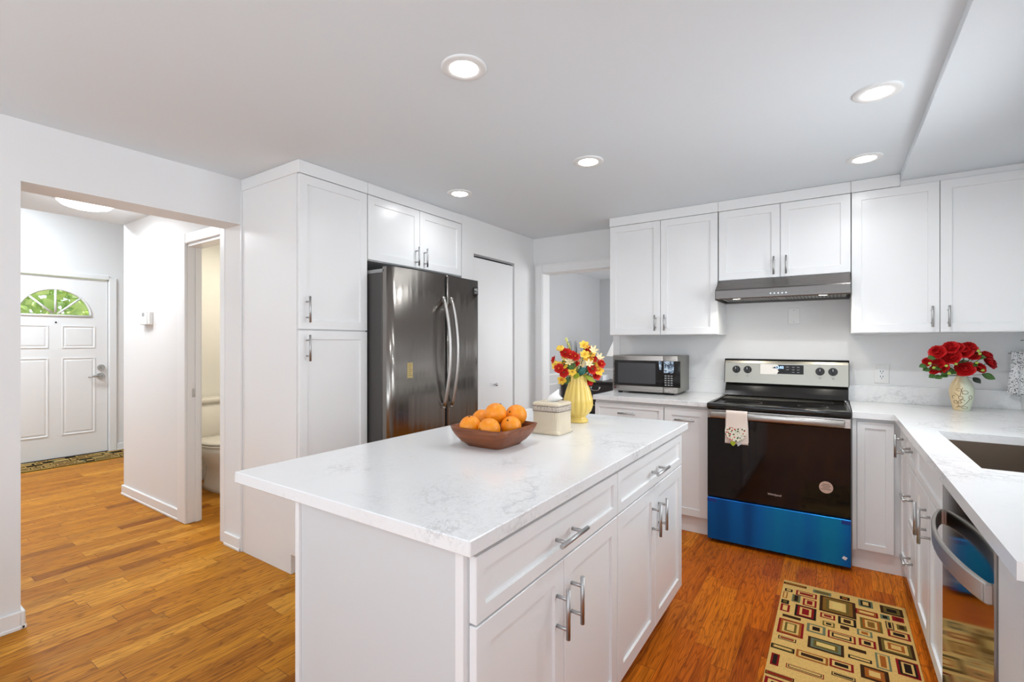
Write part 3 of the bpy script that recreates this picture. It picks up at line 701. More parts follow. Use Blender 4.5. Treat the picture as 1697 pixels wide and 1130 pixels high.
# ------------------------------------------------------------------ range
RY = 3.28; RX0, RX1 = -0.684, 0.078; RM = (RX0+RX1)/2
r = thing('electric_range', 'freestanding black glass and steel electric range with a blue film covered drawer', 'range', (RM, 3.6, 0))
b = B(); b.box(RX0, RX1, RY+0.045, 3.94, 0.03, 0.862); b.box(RX0+0.03, RX1-0.03, RY+0.1, 3.9, 0.0005, 0.03); b.build('body', BLACK, r)
# cooktop: rimmed black glass
b = B(); b.box(RX0-0.002, RX1+0.002, RY-0.008, 3.90, 0.863, 0.895, 0.006, 2)
b.bm.faces.ensure_lookup_table(); bmesh.ops.recalc_face_normals(b.bm, faces=b.bm.faces)
ft = max((q for q in b.bm.faces if q.normal.z > 0.99), key=lambda q: q.calc_area())
bmesh.ops.inset_individual(b.bm, faces=[ft], thickness=0.028, depth=0.006); bmesh.ops.inset_individual(b.bm, faces=[ft], thickness=0.004, depth=-0.006)
ct = b.build('cooktop', ENAMEL, r)
RING = mat('burner_marking', (0.03, 0.03, 0.03), 0.3, fn=f_paint(90, 0.02))
for (x, y, rad) in ((-0.50, 3.46, 0.115), (-0.50, 3.72, 0.08), (-0.11, 3.46, 0.08), (-0.11, 3.72, 0.105)):
    b = B(); n = 40
    for k in range(n):
        a, c2 = 2*PI*k/n, 2*PI*(k+1)/n
        b.quad([(x+rad*math.cos(a), y+rad*math.sin(a), 0.8956), (x+rad*math.cos(c2), y+rad*math.sin(c2), 0.8956), (x+(rad-0.004)*math.cos(c2), y+(rad-0.004)*math.sin(c2), 0.8956), (x+(rad-0.004)*math.cos(a), y+(rad-0.004)*math.sin(a), 0.8956)])
    b.build('burner_ring', RING, ct)
# backguard
b = B()
prof = [(3.9005, 0.896), (3.862, 0.899), (3.872, 0.93), (3.905, 0.985), (3.955, 0.985), (3.955, 0.896)]
b.loft([[(x, y, z) for y, z in prof] for x in (RX0+0.004, RX1-0.004)], smooth=False); b.build('backguard_base', ENAMEL, r)
b = B(); prof = [(3.882, 0.990), (3.898, 1.135), (3.908, 1.152), (3.925, 1.160), (3.956, 1.160), (3.956, 0.986)]
b.loft([[(x, y, z) for y, z in prof] for x in (RX0, RX1)], smooth=False); pn = b.build('control_panel', PANELST, r)
b = B()
for x0, x1 in ((RX0-0.004, RX0-0.0003), (RX1+0.0003, RX1+0.004)): b.loft([[(x, y, z) for y, z in [(3.878, 0.988), (3.894, 1.137), (3.905, 1.156), (3.925, 1.164), (3.957, 1.164), (3.957, 0.986)]] for x in (x0, x1)], smooth=False)
b.box(RX0-0.004, RX1+0.004, 3.905, 3.957, 1.1605, 1.165, 0.002); b.build('panel_rim', BLACK, r)
def py(z): return 3.882 + (z-0.990)*0.016/0.145   # face of the panel
for x in (-0.606, -0.53, -0.082, -0.008):
    z = 1.087; y = py(z)
    b = B(); b.cyl((x, y+0.002, z), (x, y-0.004, z), 0.027, 26); b.cyl((x, y-0.004, z), (x, y-0.022, z), 0.0215, 24); b.box(x-0.005, x+0.005, y-0.032, y-0.020, z-0.02, z+0.02, 0.002)
    kn = b.build('knob', BLACK, pn)
    b = B(); b.box(x-0.0012, x+0.0012, y-0.0335, y-0.0318, z+0.004, z+0.018); b.build('pointer', LOGO, kn)
    for hw, za, zb in ((0.006, 0.035, 0.039), (0.009, -0.045, -0.040), (0.004, -0.054, -0.050)): boxo('dial_marking', GREYP, pn, x-hw, x+hw, py(z+za)-0.0008, py(z+za)+0.002, z+za, z+zb)
ya = py(1.095)
b = B(); b.loft([[(x, py(z)-0.0015 + e, z) for x, z in ((-0.442, 1.063), (-0.178, 1.063), (-0.178, 1.127), (-0.442, 1.127))] for e in (0, 0.003)], smooth=False); ds = b.build('display', BLACKG, pn)
text('clock', '12:02', 0.024, CLOCK, pn, (-0.325, py(1.108)-0.0022, 1.108), (1, 0, 0), (0, 0.11, 1))
b = B()
for i, x in enumerate((-0.275, -0.24, -0.21)):
    for z in (1.112, 1.094, 1.076):
        if i == 0 and z != 1.094 and z != 1.112: continue
        b.box(x-0.008, x+0.008, py(z)-0.0022, py(z)-0.0012, z-0.0016, z+0.0016)
b.build('button_lettering', GREYP, pn)
# crinkled protective film half peeled over the display
FILMS = mat('clear_crinkled_film', (0.80, 0.74, 0.66), 0.25, 0.35, f_paint(60, 0.5))
b = B(); rr = random.Random(5)
pts = [(-0.446, 1.058)] + [(-0.345 + rr.uniform(-0.03, 0.02), 1.058 + 0.0078*k) for k in range(10)] + [(-0.446, 1.131)]
b.loft([[(x, py(z)-0.0032 + e, z) for x, z in pts] for e in (0, 0.0008)], smooth=False); b.build('protective_film', FILMS, pn)
# oven door
b = B(); b.box(RX0+0.001, RX1-0.001, RY+0.004, RY+0.044, 0.296, 0.800, 0.003); od = b.build('oven_door', BLACKG, r)
b = B(); b.box(RX0+0.001, RX1-0.001, RY, RY+0.044, 0.8005, 0.858, 0.003)
b.build('door_top_rail', STEEL, od)
b = B(); b.box(RX0+0.022, RX1-0.03, RY-0.030, RY-0.014, 0.806, 0.848, 0.006, 2)
for x in (RX0+0.05, RX1-0.06): b.box(x-0.012, x+0.012, RY-0.015, RY+0.001, 0.815, 0.84)
b.build('door_handle', STEEL, od)
text('brand_lettering', 'Whirlpool', 0.0175, LOGO, od, (-0.30, RY+0.0034, 0.366), (1, 0, 0), (0, 0, 1))
ST = mat('pale_round_sticker', (0.62, 0.42, 0.33), 0.5, fn=f_paint(90, 0.02))
b = B(); b.cyl((-0.04, RY+0.0038, 0.455), (-0.04, RY+0.0030, 0.455), 0.034, 32); b.mi = 1
for k, hw in enumerate((0.017, 0.023, 0.016, 0.025)): b.box(-0.04-hw, -0.04+hw, RY+0.0024, RY+0.0032, 0.471-0.0095*k, 0.4735-0.0095*k)
b.build('round_sticker', [ST, INK], od)
b = B(); b.box(RX0+0.001, RX1-0.001, RY+0.002, RY+0.044, 0.022, 0.288, 0.003); dw = b.build('storage_drawer', FILM, r)
boxo('blue_tape', TAPE, dw, RX0+0.001, RX0+0.055, RY+0.0008, RY+0.0018, 0.262, 0.284); boxo('blue_tape', TAPE, dw, RX1-0.045, RX1-0.001, RY+0.0008, RY+0.0018, 0.262, 0.284)
b = B(); b.loft([[(0.048 + 0.014*math.cos(a), y, 0.072 + 0.012*math.sin(a)) for a in (0.3, 1.9, 3.4, 5.0)] for y in (RY+0.0008, RY+0.0018)], smooth=False); b.build('white_sticker', WHITEP, dw)
for x0, x1 in ((RX0-0.002, RX0+0.0005), (RX1-0.0005, RX1+0.002)):
    b = B(); b.box(x0, x1, RY+0.02, 3.9, 0.03, 0.86); b.build('side_trim', GREYP, r)

# tea towel with round printed pot holder hanging over the oven handle
tw = thing('hanging_tea_towel', 'pale tea towel with a round flowered pot holder end hung over the oven door handle', 'tea towel', (-0.505, RY-0.02, 0.65))
TOW = mat('waffle_towel_cloth', (0.78, 0.66, 0.58), 0.9, fn=f_paint(300, 0.5))
def f_cherry(nt, b):
    co = coords(nt); v = N(nt, 'ShaderNodeTexVoronoi'); v.inputs['Scale'].default_value = 85; L(nt, co, v.inputs['Vector'])
    m = math_(nt, 'LESS_THAN', v.outputs['Distance'], 0.42)
    sep = N(nt, 'ShaderNodeSeparateColor'); L(nt, v.outputs['Color'], sep.inputs[0])
    c = ramp(nt, sep.outputs[0], [(0, (0.55, 0.02, 0.02)), (0.42, (0.75, 0.72, 0.60)), (0.55, (0.02, 0.14, 0.04)), (0.85, (0.06, 0.06, 0.06))], 'CONSTANT')
    L(nt, mixc(nt, m, (0.80, 0.76, 0.62), c), b.inputs['Base Color'])
CHERRY = mat('flowered_print_cloth', rough=0.9, fn=f_cherry)
def drape(x0, x1, yb, yf, ztop, zf, zb, wob=0.003):
    def fn(u, v):
        x = x0 + (x1-x0)*u
        lf, lb = ztop - zf, ztop - zb; arc = PI*abs(yb-yf)/2; tot = lf + lb + arc; s = v*tot
        if s < lf: y, z = yf, zf + s
        elif s < lf + arc: a = (s-lf)/arc*PI; rad = abs(yb-yf)/2; y, z = (yb+yf)/2 - rad*math.cos(a)*(1 if yf < yb else -1), ztop + rad*math.sin(a)
        else: y, z = yb, ztop - (s-lf-arc)
        k = max(0, (ztop - z))/0.2
        return (x + 0.012*k*(u-0.5), y + (wob*math.sin(u*9)*k if y == yf else 0), z)
    return fn
b = B(); b.grid(drape(-0.566, -0.445, RY-0.0095, RY-0.036, 0.8465, 0.655, 0.665), 14, 40); b.build('towel_cloth', TOW, tw, solid=0.003)
b = B(); n = 30
pts = [(-0.566, 0.757), (-0.452, 0.757)] + [(-0.509 + 0.060*math.cos(a), 0.735 + 0.060*math.sin(a)*1.05) for a in [-PI*k/n for k in range(0, n+1)]]
b.loft([[(x, y, z) for x, z in pts] for y in (RY-0.049, RY-0.041)], smooth=False); b.build('pot_holder', CHERRY, tw)
b = B(); b.loft([[(x, y, z) for x, z in ((-0.533, 0.676), (-0.508, 0.672), (-0.512, 0.651), (-0.523, 0.643), (-0.536, 0.655))] for y in (RY-0.048, RY-0.044)], smooth=False); b.build('green_tag', mat('green_tag_cloth', (0.35, 0.40, 0.02), 0.8, fn=f_paint(90, 0.02)), tw)
b = B(); b.loft([[(x, y, z) for x, z in ((-0.503, 0.672), (-0.480, 0.676), (-0.474, 0.660), (-0.496, 0.643))] for y in (RY-0.044, RY-0.041)], smooth=False); b.build('grey_tag', mat('grey_tag_cloth', (0.55, 0.53, 0.52), 0.8, fn=f_paint(90, 0.02)), tw)

# ------------------------------------------------------------------ hood
h = thing('range_hood', 'stainless steel under-cabinet range hood with two lit lamps above the range', 'range hood', (-0.3, 3.75, 1.57))
HX0, HX1 = -0.684, 0.083
b = B(); prof = [(3.70, 1.7205), (3.645, 1.7205), (3.535, 1.650), (3.525, 1.640), (3.525, 1.588), (3.532, 1.577), (3.88, 1.577), (3.88, 1.7205)]
prof = [(3.645, 1.7205), (3.532, 1.648), (3.527, 1.640), (3.527, 1.586), (3.530, 1.580), (3.540, 1.580), (3.540, 1.600), (3.945, 1.600), (3.945, 1.7205)]
b.loft([[(x, y, z) for y, z in prof] for x in (HX0+0.003, HX1-0.003)], smooth=False); b.build('canopy', HOODST, h)
b = B()
for x0, x1 in ((HX0, HX0+0.003), (HX1-0.003, HX1)): b.loft([[(x, y, z) for y, z in [(3.645, 1.7205), (3.527, 1.645), (3.524, 1.578), (3.945, 1.578), (3.945, 1.7205)]] for x in (x0, x1)], smooth=False)
b.box(HX0+0.003, HX1-0.003, 3.90, 3.945, 1.578, 1.5995); b.build('side_plate', DARKSTEEL, h)
b = B(); b.box(HX0+0.02, HX1-0.02, 3.545, 3.895, 1.590, 1.5990); b.mi = 1
for k in range(34):
    x = HX0+0.045 + k*0.0203
    if abs(x+0.30) < 0.022: continue
    b.box(x, x+0.009, 3.60, 3.875, 1.5885, 1.5905)
b.build('grease_filter', [mat('filter_metal', (0.42, 0.41, 0.37), 0.45, 0.2, f_paint(90, 0.02)), BLACK], h)
for x in (-0.555, -0.06):
    b = B(); b.cyl((x, 3.568, 1.590), (x, 3.568, 1.583), 0.026, 24); b.build('lamp', HOODLAMP, h)
for k in range(5):
    b = B(); x = -0.345 + 0.022*k; b.cyl((x, 3.528, 1.606), (x, 3.523, 1.606), 0.0055, 14); b.build('button', CHROME, h)
for x in (-0.555, -0.06): area('hood_lamp_light', (x, 3.568, 1.578), (0, 0, 0), 0.05, 0.05, 0.9, (1, 0.94, 0.82), 'DISK', 140)

# ------------------------------------------------------------------ dishwasher
d = thing('dishwasher', 'mirror-like stainless steel dishwasher with a big bow handle in the peninsula', 'dishwasher', (0.6, 1.76, 0))
b = B(); b.box(0.345, 0.90, 1.456, 2.064, 0.03, 0.84); b.box(0.38, 0.88, 1.47, 2.05, 0.0005, 0.03); b.build('body', DARKSTEEL, d)
b = B(); b.box(0.290, 0.342, 1.457, 2.066, 0.115, 0.845, 0.003); dd = b.build('door', DWST, d)
boxo('kick_plate', BLACK, d, 0.36, 0.378, 1.458, 2.062, 0.005, 0.11)
b = B(); n = 60
for w_, (z0, z1) in ((0, (0.702, 0.750)),):
    rings = []
    for k in range(n+1):
        s = k/n; y = 1.475 + (2.05-1.475)*s; x = 0.283 - 0.047*math.sin(PI*s)**0.75
        rings.append([(x-0.004, y, z0+0.004), (x-0.005, y, z1-0.004), (x-0.002, y, z1), (x+0.005, y, z1), (x+0.007, y, z1-0.004), (x+0.007, y, z0+0.004), (x+0.005, y, z0), (x-0.002, y, z0)])
    b.loft(rings, smooth=False)
for y in (1.478, 2.047): b.box(0.276, 0.2915, y-0.008, y+0.008, 0.704, 0.748, 0.002)
b.build('handle', BOWM, dd)
# ------------------------------------------------------------------ microwave
m = thing('microwave_oven', 'stainless steel countertop microwave with black window left of the range', 'microwave', (-1.207, 3.78, ZC1))
MX0, MX1, MY, MZ0, MZ1 = -1.460, -0.958, 3.598, 0.908, 1.186
b = B(); b.box(MX0+0.002, MX1-0.002, MY+0.022, 3.952, MZ0, MZ1, 0.005, 2); b.build('casing', mat('microwave_casing', (0.24, 0.23, 0.20), 0.32, 0.7, f_paint(200, 0.05)), m)
b = B(); b.box(MX0, -1.0635, MY, MY+0.0215, MZ0, MZ1, 0.006, 2); dr = b.build('door', STEEL, m)
b = B(); b.box(-1.0625, MX1, MY, MY+0.0215, MZ0, MZ1, 0.006, 2); cp = b.build('control_panel', STEEL, m)
boxo('door_window', BLACKG, dr, MX0+0.016, -1.0645, MY-0.002, MY+0.004, 0.952, 1.148, bev=0.001)
boxo('viewing_screen', mat('window_mesh_screen', (0.045, 0.045, 0.05), 0.25, fn=f_paint(600, 0.2)), dr, MX0+0.045, -1.118, MY-0.0028, MY-0.0018, 0.972, 1.128)
boxo('keypad', BLACKG, cp, -1.0615, MX1+0.022, MY-0.002, MY+0.004, 0.952, 1.148, bev=0.001)
def f_crink(nt, b):
    n = noise(nt, coords(nt), 45, 4, 0.6, 0.6)
    L(nt, ramp(nt, n, [(0.40, (0.02, 0.03, 0.05)), (0.5, (0.25, 0.34, 0.45)), (0.62, (0.6, 0.7, 0.8))]), b.inputs['Base Color']); bump(nt, b, n, 0.6, 0.003)
CRINK = mat('crinkled_blue_film', rough=0.2, fn=f_crink)
rr = random.Random(11)
b = B(); pts = [(-1.055, 1.146), (-1.055, 1.062)] + [(-1.055 + 0.012*k, 1.058 + rr.uniform(-0.008, 0.008)) for k in range(1, 6)] + [(-0.982, 1.066), (-0.980, 1.146)]
b.loft([[(x, y, z) for x, z in pts] for y in (MY-0.0042, MY-0.003)], smooth=False); b.build('keypad_film', CRINK, cp)
b = B(); pts = [(-1.094, 1.144), (-1.090, 1.084), (-1.076, 1.080), (-1.070, 1.144)]
b.loft([[(x, y, z) for x, z in pts] for y in (MY-0.0036, MY-0.0024)], smooth=False); b.build('door_film', CRINK, dr)
b = B()
for i in range(3):
    for j in range(5): b.box(-1.05+0.022*i, -1.036+0.022*i, MY-0.0028, MY-0.0018, 0.965+0.017*j, 0.973+0.017*j)
b.build('keypad_lettering', GREYP, cp)
boxo('open_button', STEEL, cp, -1.050, -0.985, MY-0.003, MY+0.002, 0.917, 0.944, bev=0.002)
text('brand_lettering', 'LG', 0.014, INK, dr, (-1.417, MY-0.0006, 0.930), (1, 0, 0), (0, 0, 1))
b = B(); b.cyl((-1.438, MY+0.001, 0.930), (-1.438, MY-0.0012, 0.930), 0.0072, 18); b.build('emblem', mat('red_emblem', (0.10, 0.01, 0.02), 0.4, fn=f_paint(90, 0.02)), dr)
for x in (MX0+0.05, MX1-0.05):
    for y in (MY+0.04, 3.92):
        b = B(); b.lathe([(0.016, 0), (0.020, 0.0155)], (x, y, ZC1), 14); b.build('foot', BLACK, m)

# ------------------------------------------------------------------ fruit bowl and oranges
def f_wood(c0, c1, sc=(6, 60, 60)):
    def f(nt, b):
        n = noise(nt, mapping(nt, coords(nt), sc), 1, 5, 0.6, 0.4)
        L(nt, ramp(nt, n, [(0.3, c0), (0.7, c1)]), b.inputs['Base Color']); bump(nt, b, n, 0.1, 0.001)
    return f
BWOOD = mat('red_brown_bowl_wood', rough=0.38, fn=f_wood((0.10, 0.022, 0.006), (0.30, 0.085, 0.020)))
bx, by = -1.092, 1.500
b = B(); zz = ZC1
outer = [(0.078, 0.0), (0.080, 0.004), (0.097, 0.018), (0.112, 0.038), (0.123, 0.058), (0.129, 0.076)]
inner = [(0.122, 0.076), (0.116, 0.058), (0.105, 0.036), (0.088, 0.019), (0.06, 0.012)]
b.loft([ring2(bx, by, zz+0.0004+z, r*1.02, r*1.06, 64, 6.5 if r > 0.07 else 4) for r, z in outer + inner], True, True)
tag(b.build('fruit_bowl', BWOOD), 'square reddish brown wooden bowl full of oranges on the island', 'bowl')
def f_orange(nt, b):
    co = coords(nt)
    L(nt, ramp(nt, noise(nt, co, 9, 3), [(0.3, (0.85, 0.235, 0.004)), (0.7, (0.90, 0.33, 0.008))]), b.inputs['Base Color'])
    v = N(nt, 'ShaderNodeTexVoronoi'); v.inputs['Scale'].default_value = 320; L(nt, co, v.inputs['Vector'])
    bump(nt, b, v.outputs['Distance'], 0.25, 0.001)
ORANGE = mat('orange_peel', rough=0.42, fn=f_orange)
BLOSSOM = mat('orange_stem_scar', (0.10, 0.05, 0.015), 0.8, fn=f_paint(90, 0.02))
for (x, y, z, r, dv, lb) in ((-1.143, 1.415, 0.968, 0.0415, (0.1, -0.3, 1), 'yellowish orange at the near left corner of the wooden bowl'),
        (-1.168, 1.520, 0.978, 0.0410, (-0.5, 0.3, 1), 'orange at the back of the bowl beside the fridge side rim'),
        (-1.088, 1.502, 1.010, 0.0425, (0.3, 0.5, 1), 'large creased orange lying on top in the middle of the pile'),
        (-1.046, 1.583, 0.998, 0.0425, (-0.1, -0.8, 0.35), 'scuffed orange at the back of the bowl nearest the tissue box'),
        (-1.058, 1.420, 0.966, 0.0415, (-0.3, -0.9, 0.1), 'orange with a dark star shaped stem scar at the front of the bowl'),
        (-1.018, 1.505, 0.968, 0.0395, (0.1, -0.75, 0.7), 'orange with a small green stem end at the front right of the bowl')):
    t = thing('orange', lb, 'orange', (x, y, z-r), 'oranges in the wooden bowl')
    b = B(); b.sphere((x, y, z), r, 28, 18, 0.97); b.build('peel', ORANGE, t)
    dv = Vector(dv).normalized(); p = Vector((x, y, z)) + dv*r*0.985
    b = B(); o1 = dv.orthogonal().normalized(); o2 = dv.cross(o1)
    star = [p + (o1*math.cos(a) + o2*math.sin(a))*(0.0045 if k % 2 else 0.0024) for k, a in enumerate([PI*j/5 for j in range(10)])]
    b.loft([[q for q in star], [q + dv*0.0016 for q in star]], smooth=False); b.build('stem_scar', BLOSSOM, t)

# ------------------------------------------------------------------ tissue box cover
t = thing('tissue_box', 'cream ribbed ceramic tissue box cover between the fruit bowl and the yellow vase', 'tissue box', (-1.028, 1.842, ZC1))
CREAM = mat('cream_ceramic', (0.72, 0.62, 0.46), 0.25, fn=f_paint(20, 0.02))
tx, ty, h0 = -1.028, 1.842, 0.067
def rib_ring(z, r, amp):
    n = 320; o = []
    for k, p in enumerate(ring2(tx, ty, z, r, r, n, 7)):
        # ribs spaced evenly around the perimeter
        ang = 2*PI*k/n; s = math.copysign(1, math.cos(ang))
        px, py_ = p[0]-tx, p[1]-ty
        u = py_ if abs(px) > abs(py_) else px
        f = 1 + amp*math.cos(u*2*PI/0.0062); o.append((tx + px*f, ty + py_*f, z))
    return o
b = B(); z = ZC1
rings = [ring2(tx, ty, z+0.0004, h0+0.006, h0+0.006, 320, 7), ring2(tx, ty, z+0.010, h0+0.0065, h0+0.0065, 320, 7), ring2(tx, ty, z+0.015, h0+0.001, h0+0.001, 320, 7), ring2(tx, ty, z+0.019, h0-0.001, h0-0.001, 320, 7)]
rings += [rib_ring(z+0.020, h0-0.002, 0.012), rib_ring(z+0.092, h0-0.002, 0.012), ring2(tx, ty, z+0.093, h0-0.001, h0-0.001, 320, 7), ring2(tx, ty, z+0.095, h0-0.001, h0-0.001, 320, 7)]
b.loft(rings, True, True); b.build('box_body', CREAM, t)
def f_band(nt, b):
    v = N(nt, 'ShaderNodeTexVoronoi'); v.inputs['Scale'].default_value = 280; L(nt, coords(nt), v.inputs['Vector'])
    L(nt, ramp(nt, v.outputs['Distance'], [(0.3, (0.26, 0.20, 0.16)), (0.55, (0.60, 0.52, 0.43))]), b.inputs['Base Color'])
b = B(); b.loft([ring2(tx, ty, z+q, h0+e, h0+e, 96, 7) for q, e in ((0.0952, 0.0), (0.096, 0.001), (0.122, 0.001), (0.1228, 0.0))]); b.build('patterned_band', mat('speckled_band', rough=0.5, fn=f_band), t)
b = B()
for q in (0.098, 0.120):
    b.loft([ring2(tx, ty, z+q+e, h0+0.0016, h0+0.0016, 96, 7) for e in (-0.0012, 0.0012)], False, False)
b.build('band_lines', mat('brown_band_line', (0.16, 0.12, 0.09), 0.5, fn=f_paint(90, 0.02)), t)
b = B()
rings = [ring2(tx, ty, z+0.123, h0+0.0005, h0+0.0005, 64, 7), ring2(tx, ty, z+0.130, h0+0.0015, h0+0.0015, 64, 7), ring2(tx, ty, z+0.1345, h0-0.004, h0-0.004, 64, 6), ring2(tx, ty, z+0.136, h0-0.016, h0-0.016, 64, 4), ring2(tx, ty, z+0.136, 0.036, 0.028, 64, 2), ring2(tx, ty, z+0.126, 0.034, 0.026, 64, 2)]
b.loft(rings, False, False); b.build('lid', CREAM, t)
b = B(); b.loft([ring2(tx, ty, z+0.1255, 0.036, 0.028, 40, 2), ring2(tx, ty, z+0.126, 0.036, 0.028, 40, 2)]); b.build('opening', BLACK, t)
TISS = mat('tissue_paper', (0.88, 0.87, 0.85), 0.9, fn=f_paint(60, 0.2))
b = B(); o0 = Vector((tx - 0.020, ty - 0.016, z + 0.134)); rt = Vector((0.83, 0.56, 0)); dp = Vector((-0.56, 0.83, 0))
P_ = lambda r_, u_, d_=0.0: o0 + rt*r_ + Vector((0, 0, u_)) + dp*d_
b.loft([[P_(0, -0.008), P_(0.012, 0.024, 0.004), P_(0.056, 0.054, 0.012)], [P_(0.018, -0.008, -0.006), P_(0.030, 0.018, -0.010), P_(0.056, 0.044, 0.006)], [P_(0.036, -0.006, 0.0), P_(0.046, 0.014, -0.006), P_(0.056, 0.030, 0.008)], [P_(0.046, 0.0, 0.010), P_(0.060, 0.008, 0.004), P_(0.075, 0.011, 0.010)]], False, False, closed=False, smooth=True)
b.build('tissue', TISS, t, solid=0.001)

# ------------------------------------------------------------------ yellow vase and its bouquet
YEL = mat('yellow_glaze', (0.78, 0.56, 0.135), 0.14, fn=f_paint(14, 0.02))
vx, vy = -1.052, 2.148
prof = [(0.046, 0), (0.049, 0.004), (0.049, 0.012), (0.040, 0.022), (0.036, 0.028), (0.046, 0.036), (0.062, 0.055), (0.071, 0.085), (0.069, 0.115), (0.060, 0.150), (0.050, 0.180), (0.045, 0.205), (0.0445, 0.222), (0.047, 0.236), (0.044, 0.2365), (0.041, 0.222), (0.041, 0.19), (0.05, 0.15)]
b = B(); rings = []; sg = 144
for (r, zq) in prof:
    am = 0.0 if zq < 0.03 else 0.085*min(1, (zq-0.03)/0.03)
    rings.append([(vx + r*(1 + am*(abs(math.cos(8*a)) - 0.6))*math.cos(a), vy + r*(1 + am*(abs(math.cos(8*a)) - 0.6))*math.sin(a), ZC1 + 0.0004 + zq + (0.007*math.cos(4*a+0.6) if zq > 0.23 else 0)) for a in [2*PI*k/sg for k in range(sg)]])
b.loft(rings, True, True); tag(b.build('yellow_vase', YEL), 'glossy yellow fluted vase behind the tissue box on the island', 'vase')
C_ = lambda n, c, r=0.6: mat(n, c, r, fn=f_paint(120, 0.1))
PET = {'Y': C_('yellow_petal', (0.92, 0.63, 0.08)), 'R': C_('red_petal', (0.62, 0.018, 0.010)), 'W': C_('pale_petal', (0.88, 0.74, 0.42)), 'O': C_('orange_petal', (0.88, 0.36, 0.02)), 'D': C_('gold_petal', (0.92, 0.56, 0.05))}
STEM = C_('flower_stem', (0.10, 0.15, 0.04)); LEAF_M = C_('green_leaf', (0.055, 0.14, 0.028), 0.45); LEAF_L = C_('light_green_leaf', (0.27, 0.33, 0.02), 0.45); BUDM = C_('lime_bud', (0.36, 0.50, 0.06), 0.45)
def frame(nv):
    nv = Vector(nv).normalized(); a = nv.orthogonal().normalized(); return nv, a, nv.cross(a)
def petal(b, c, nv, a, bb, ang, ln, wd, cup, r0=0.002, nu=4, nw=4, tip=0.0):
    d = a*math.cos(ang) + bb*math.sin(ang); s = nv.cross(d)
    def fn(u, v):
        wv = wd*math.sin(PI*min(1, 0.12+0.80*u))**0.8*(v-0.5)*2
        rad = r0 + ln*u*math.cos(cup*u); up = ln*math.sin(cup)*u*u + 0.12*ln*abs(v-0.5) - tip*ln*max(0, u-0.6)
        return c + d*rad + s*wv + nv*up
    b.grid(fn, nu, nw)
def stem_curve(p, q, sag=0.3):
    p, q = Vector(p), Vector(q); mid = Vector((p.x*0.7+q.x*0.3, p.y*0.7+q.y*0.3, p.z*0.35+q.z*0.65))
    return [p*(1-s)**2 + mid*2*s*(1-s) + q*s*s for s in [k/8 for k in range(9)]]
def leaf(b, c, d, nv, ln, wd, curl=0.25):
    d = Vector(d).normalized(); nv = Vector(nv); s = d.cross(nv).normalized(); nv = s.cross(d)
    b.grid(lambda u, v: Vector(c) + d*ln*u + s*wd*math.sin(PI*(0.04+0.94*u))*(v-0.5)*2 - nv*curl*ln*u*u + nv*0.15*wd*abs(v-0.5)*2, 8, 4)
LAB = ['pale gold daffodil, topmost flower of the bouquet in the yellow vase', 'round red flower just under the topmost gold daffodil', 'yellow bud standing out alone at the upper left of the bouquet', 'rusty red flower turned away, outermost at the left of the bouquet',
 'small yellow flower in front of the red cluster near the yellow bud', 'red flower in the upper middle cluster above the white lilies', 'red flower nearest the yellow bud in the upper left cluster', 'red flower right beside the white lily in the middle of the bouquet',
 'large open gold daffodil facing forward at the left of the bouquet', 'yellow flower low behind the rusty outermost red flower', 'small white lily between the gold daffodil and the red cluster', 'small white lily highest in the left half of the bouquet',
 'large red flower hanging over the left rim of the yellow vase', 'yellow flower lying on the rim of the yellow vase above the tissue box', 'drooping gold daffodil, lowest flower at the left of the vase', 'bright gold daffodil in the upper right half of the bouquet',
 'red ruffled flower in the middle of the right cluster', 'yellow flower tucked under the round red flower at the top right', 'pale cream lily in the middle of the right cluster', 'tall yellow flower in the right cluster over the orange red one',
 'orange red flower close above the right rim of the yellow vase', 'deep red flower, outermost at the right of the bouquet', 'gold daffodil turned down at the lower right of the bouquet', 'dark red drooping flower below the lower right gold daffodil',
 'small red flower, lowest at the right beside the yellow vase', 'pale cream lily at the far upper right of the bouquet', 'small white lily beside the wheat spike in the centre', 'spiky cream lily above the yellow flowers at the upper right',
 'red flower under the white lilies in the centre of the bouquet', 'small red flower half hidden left of the large gold daffodil', 'yellow flower behind the wheat spikes in the upper centre']
vc = Vector((vx, vy, ZC1+0.20))
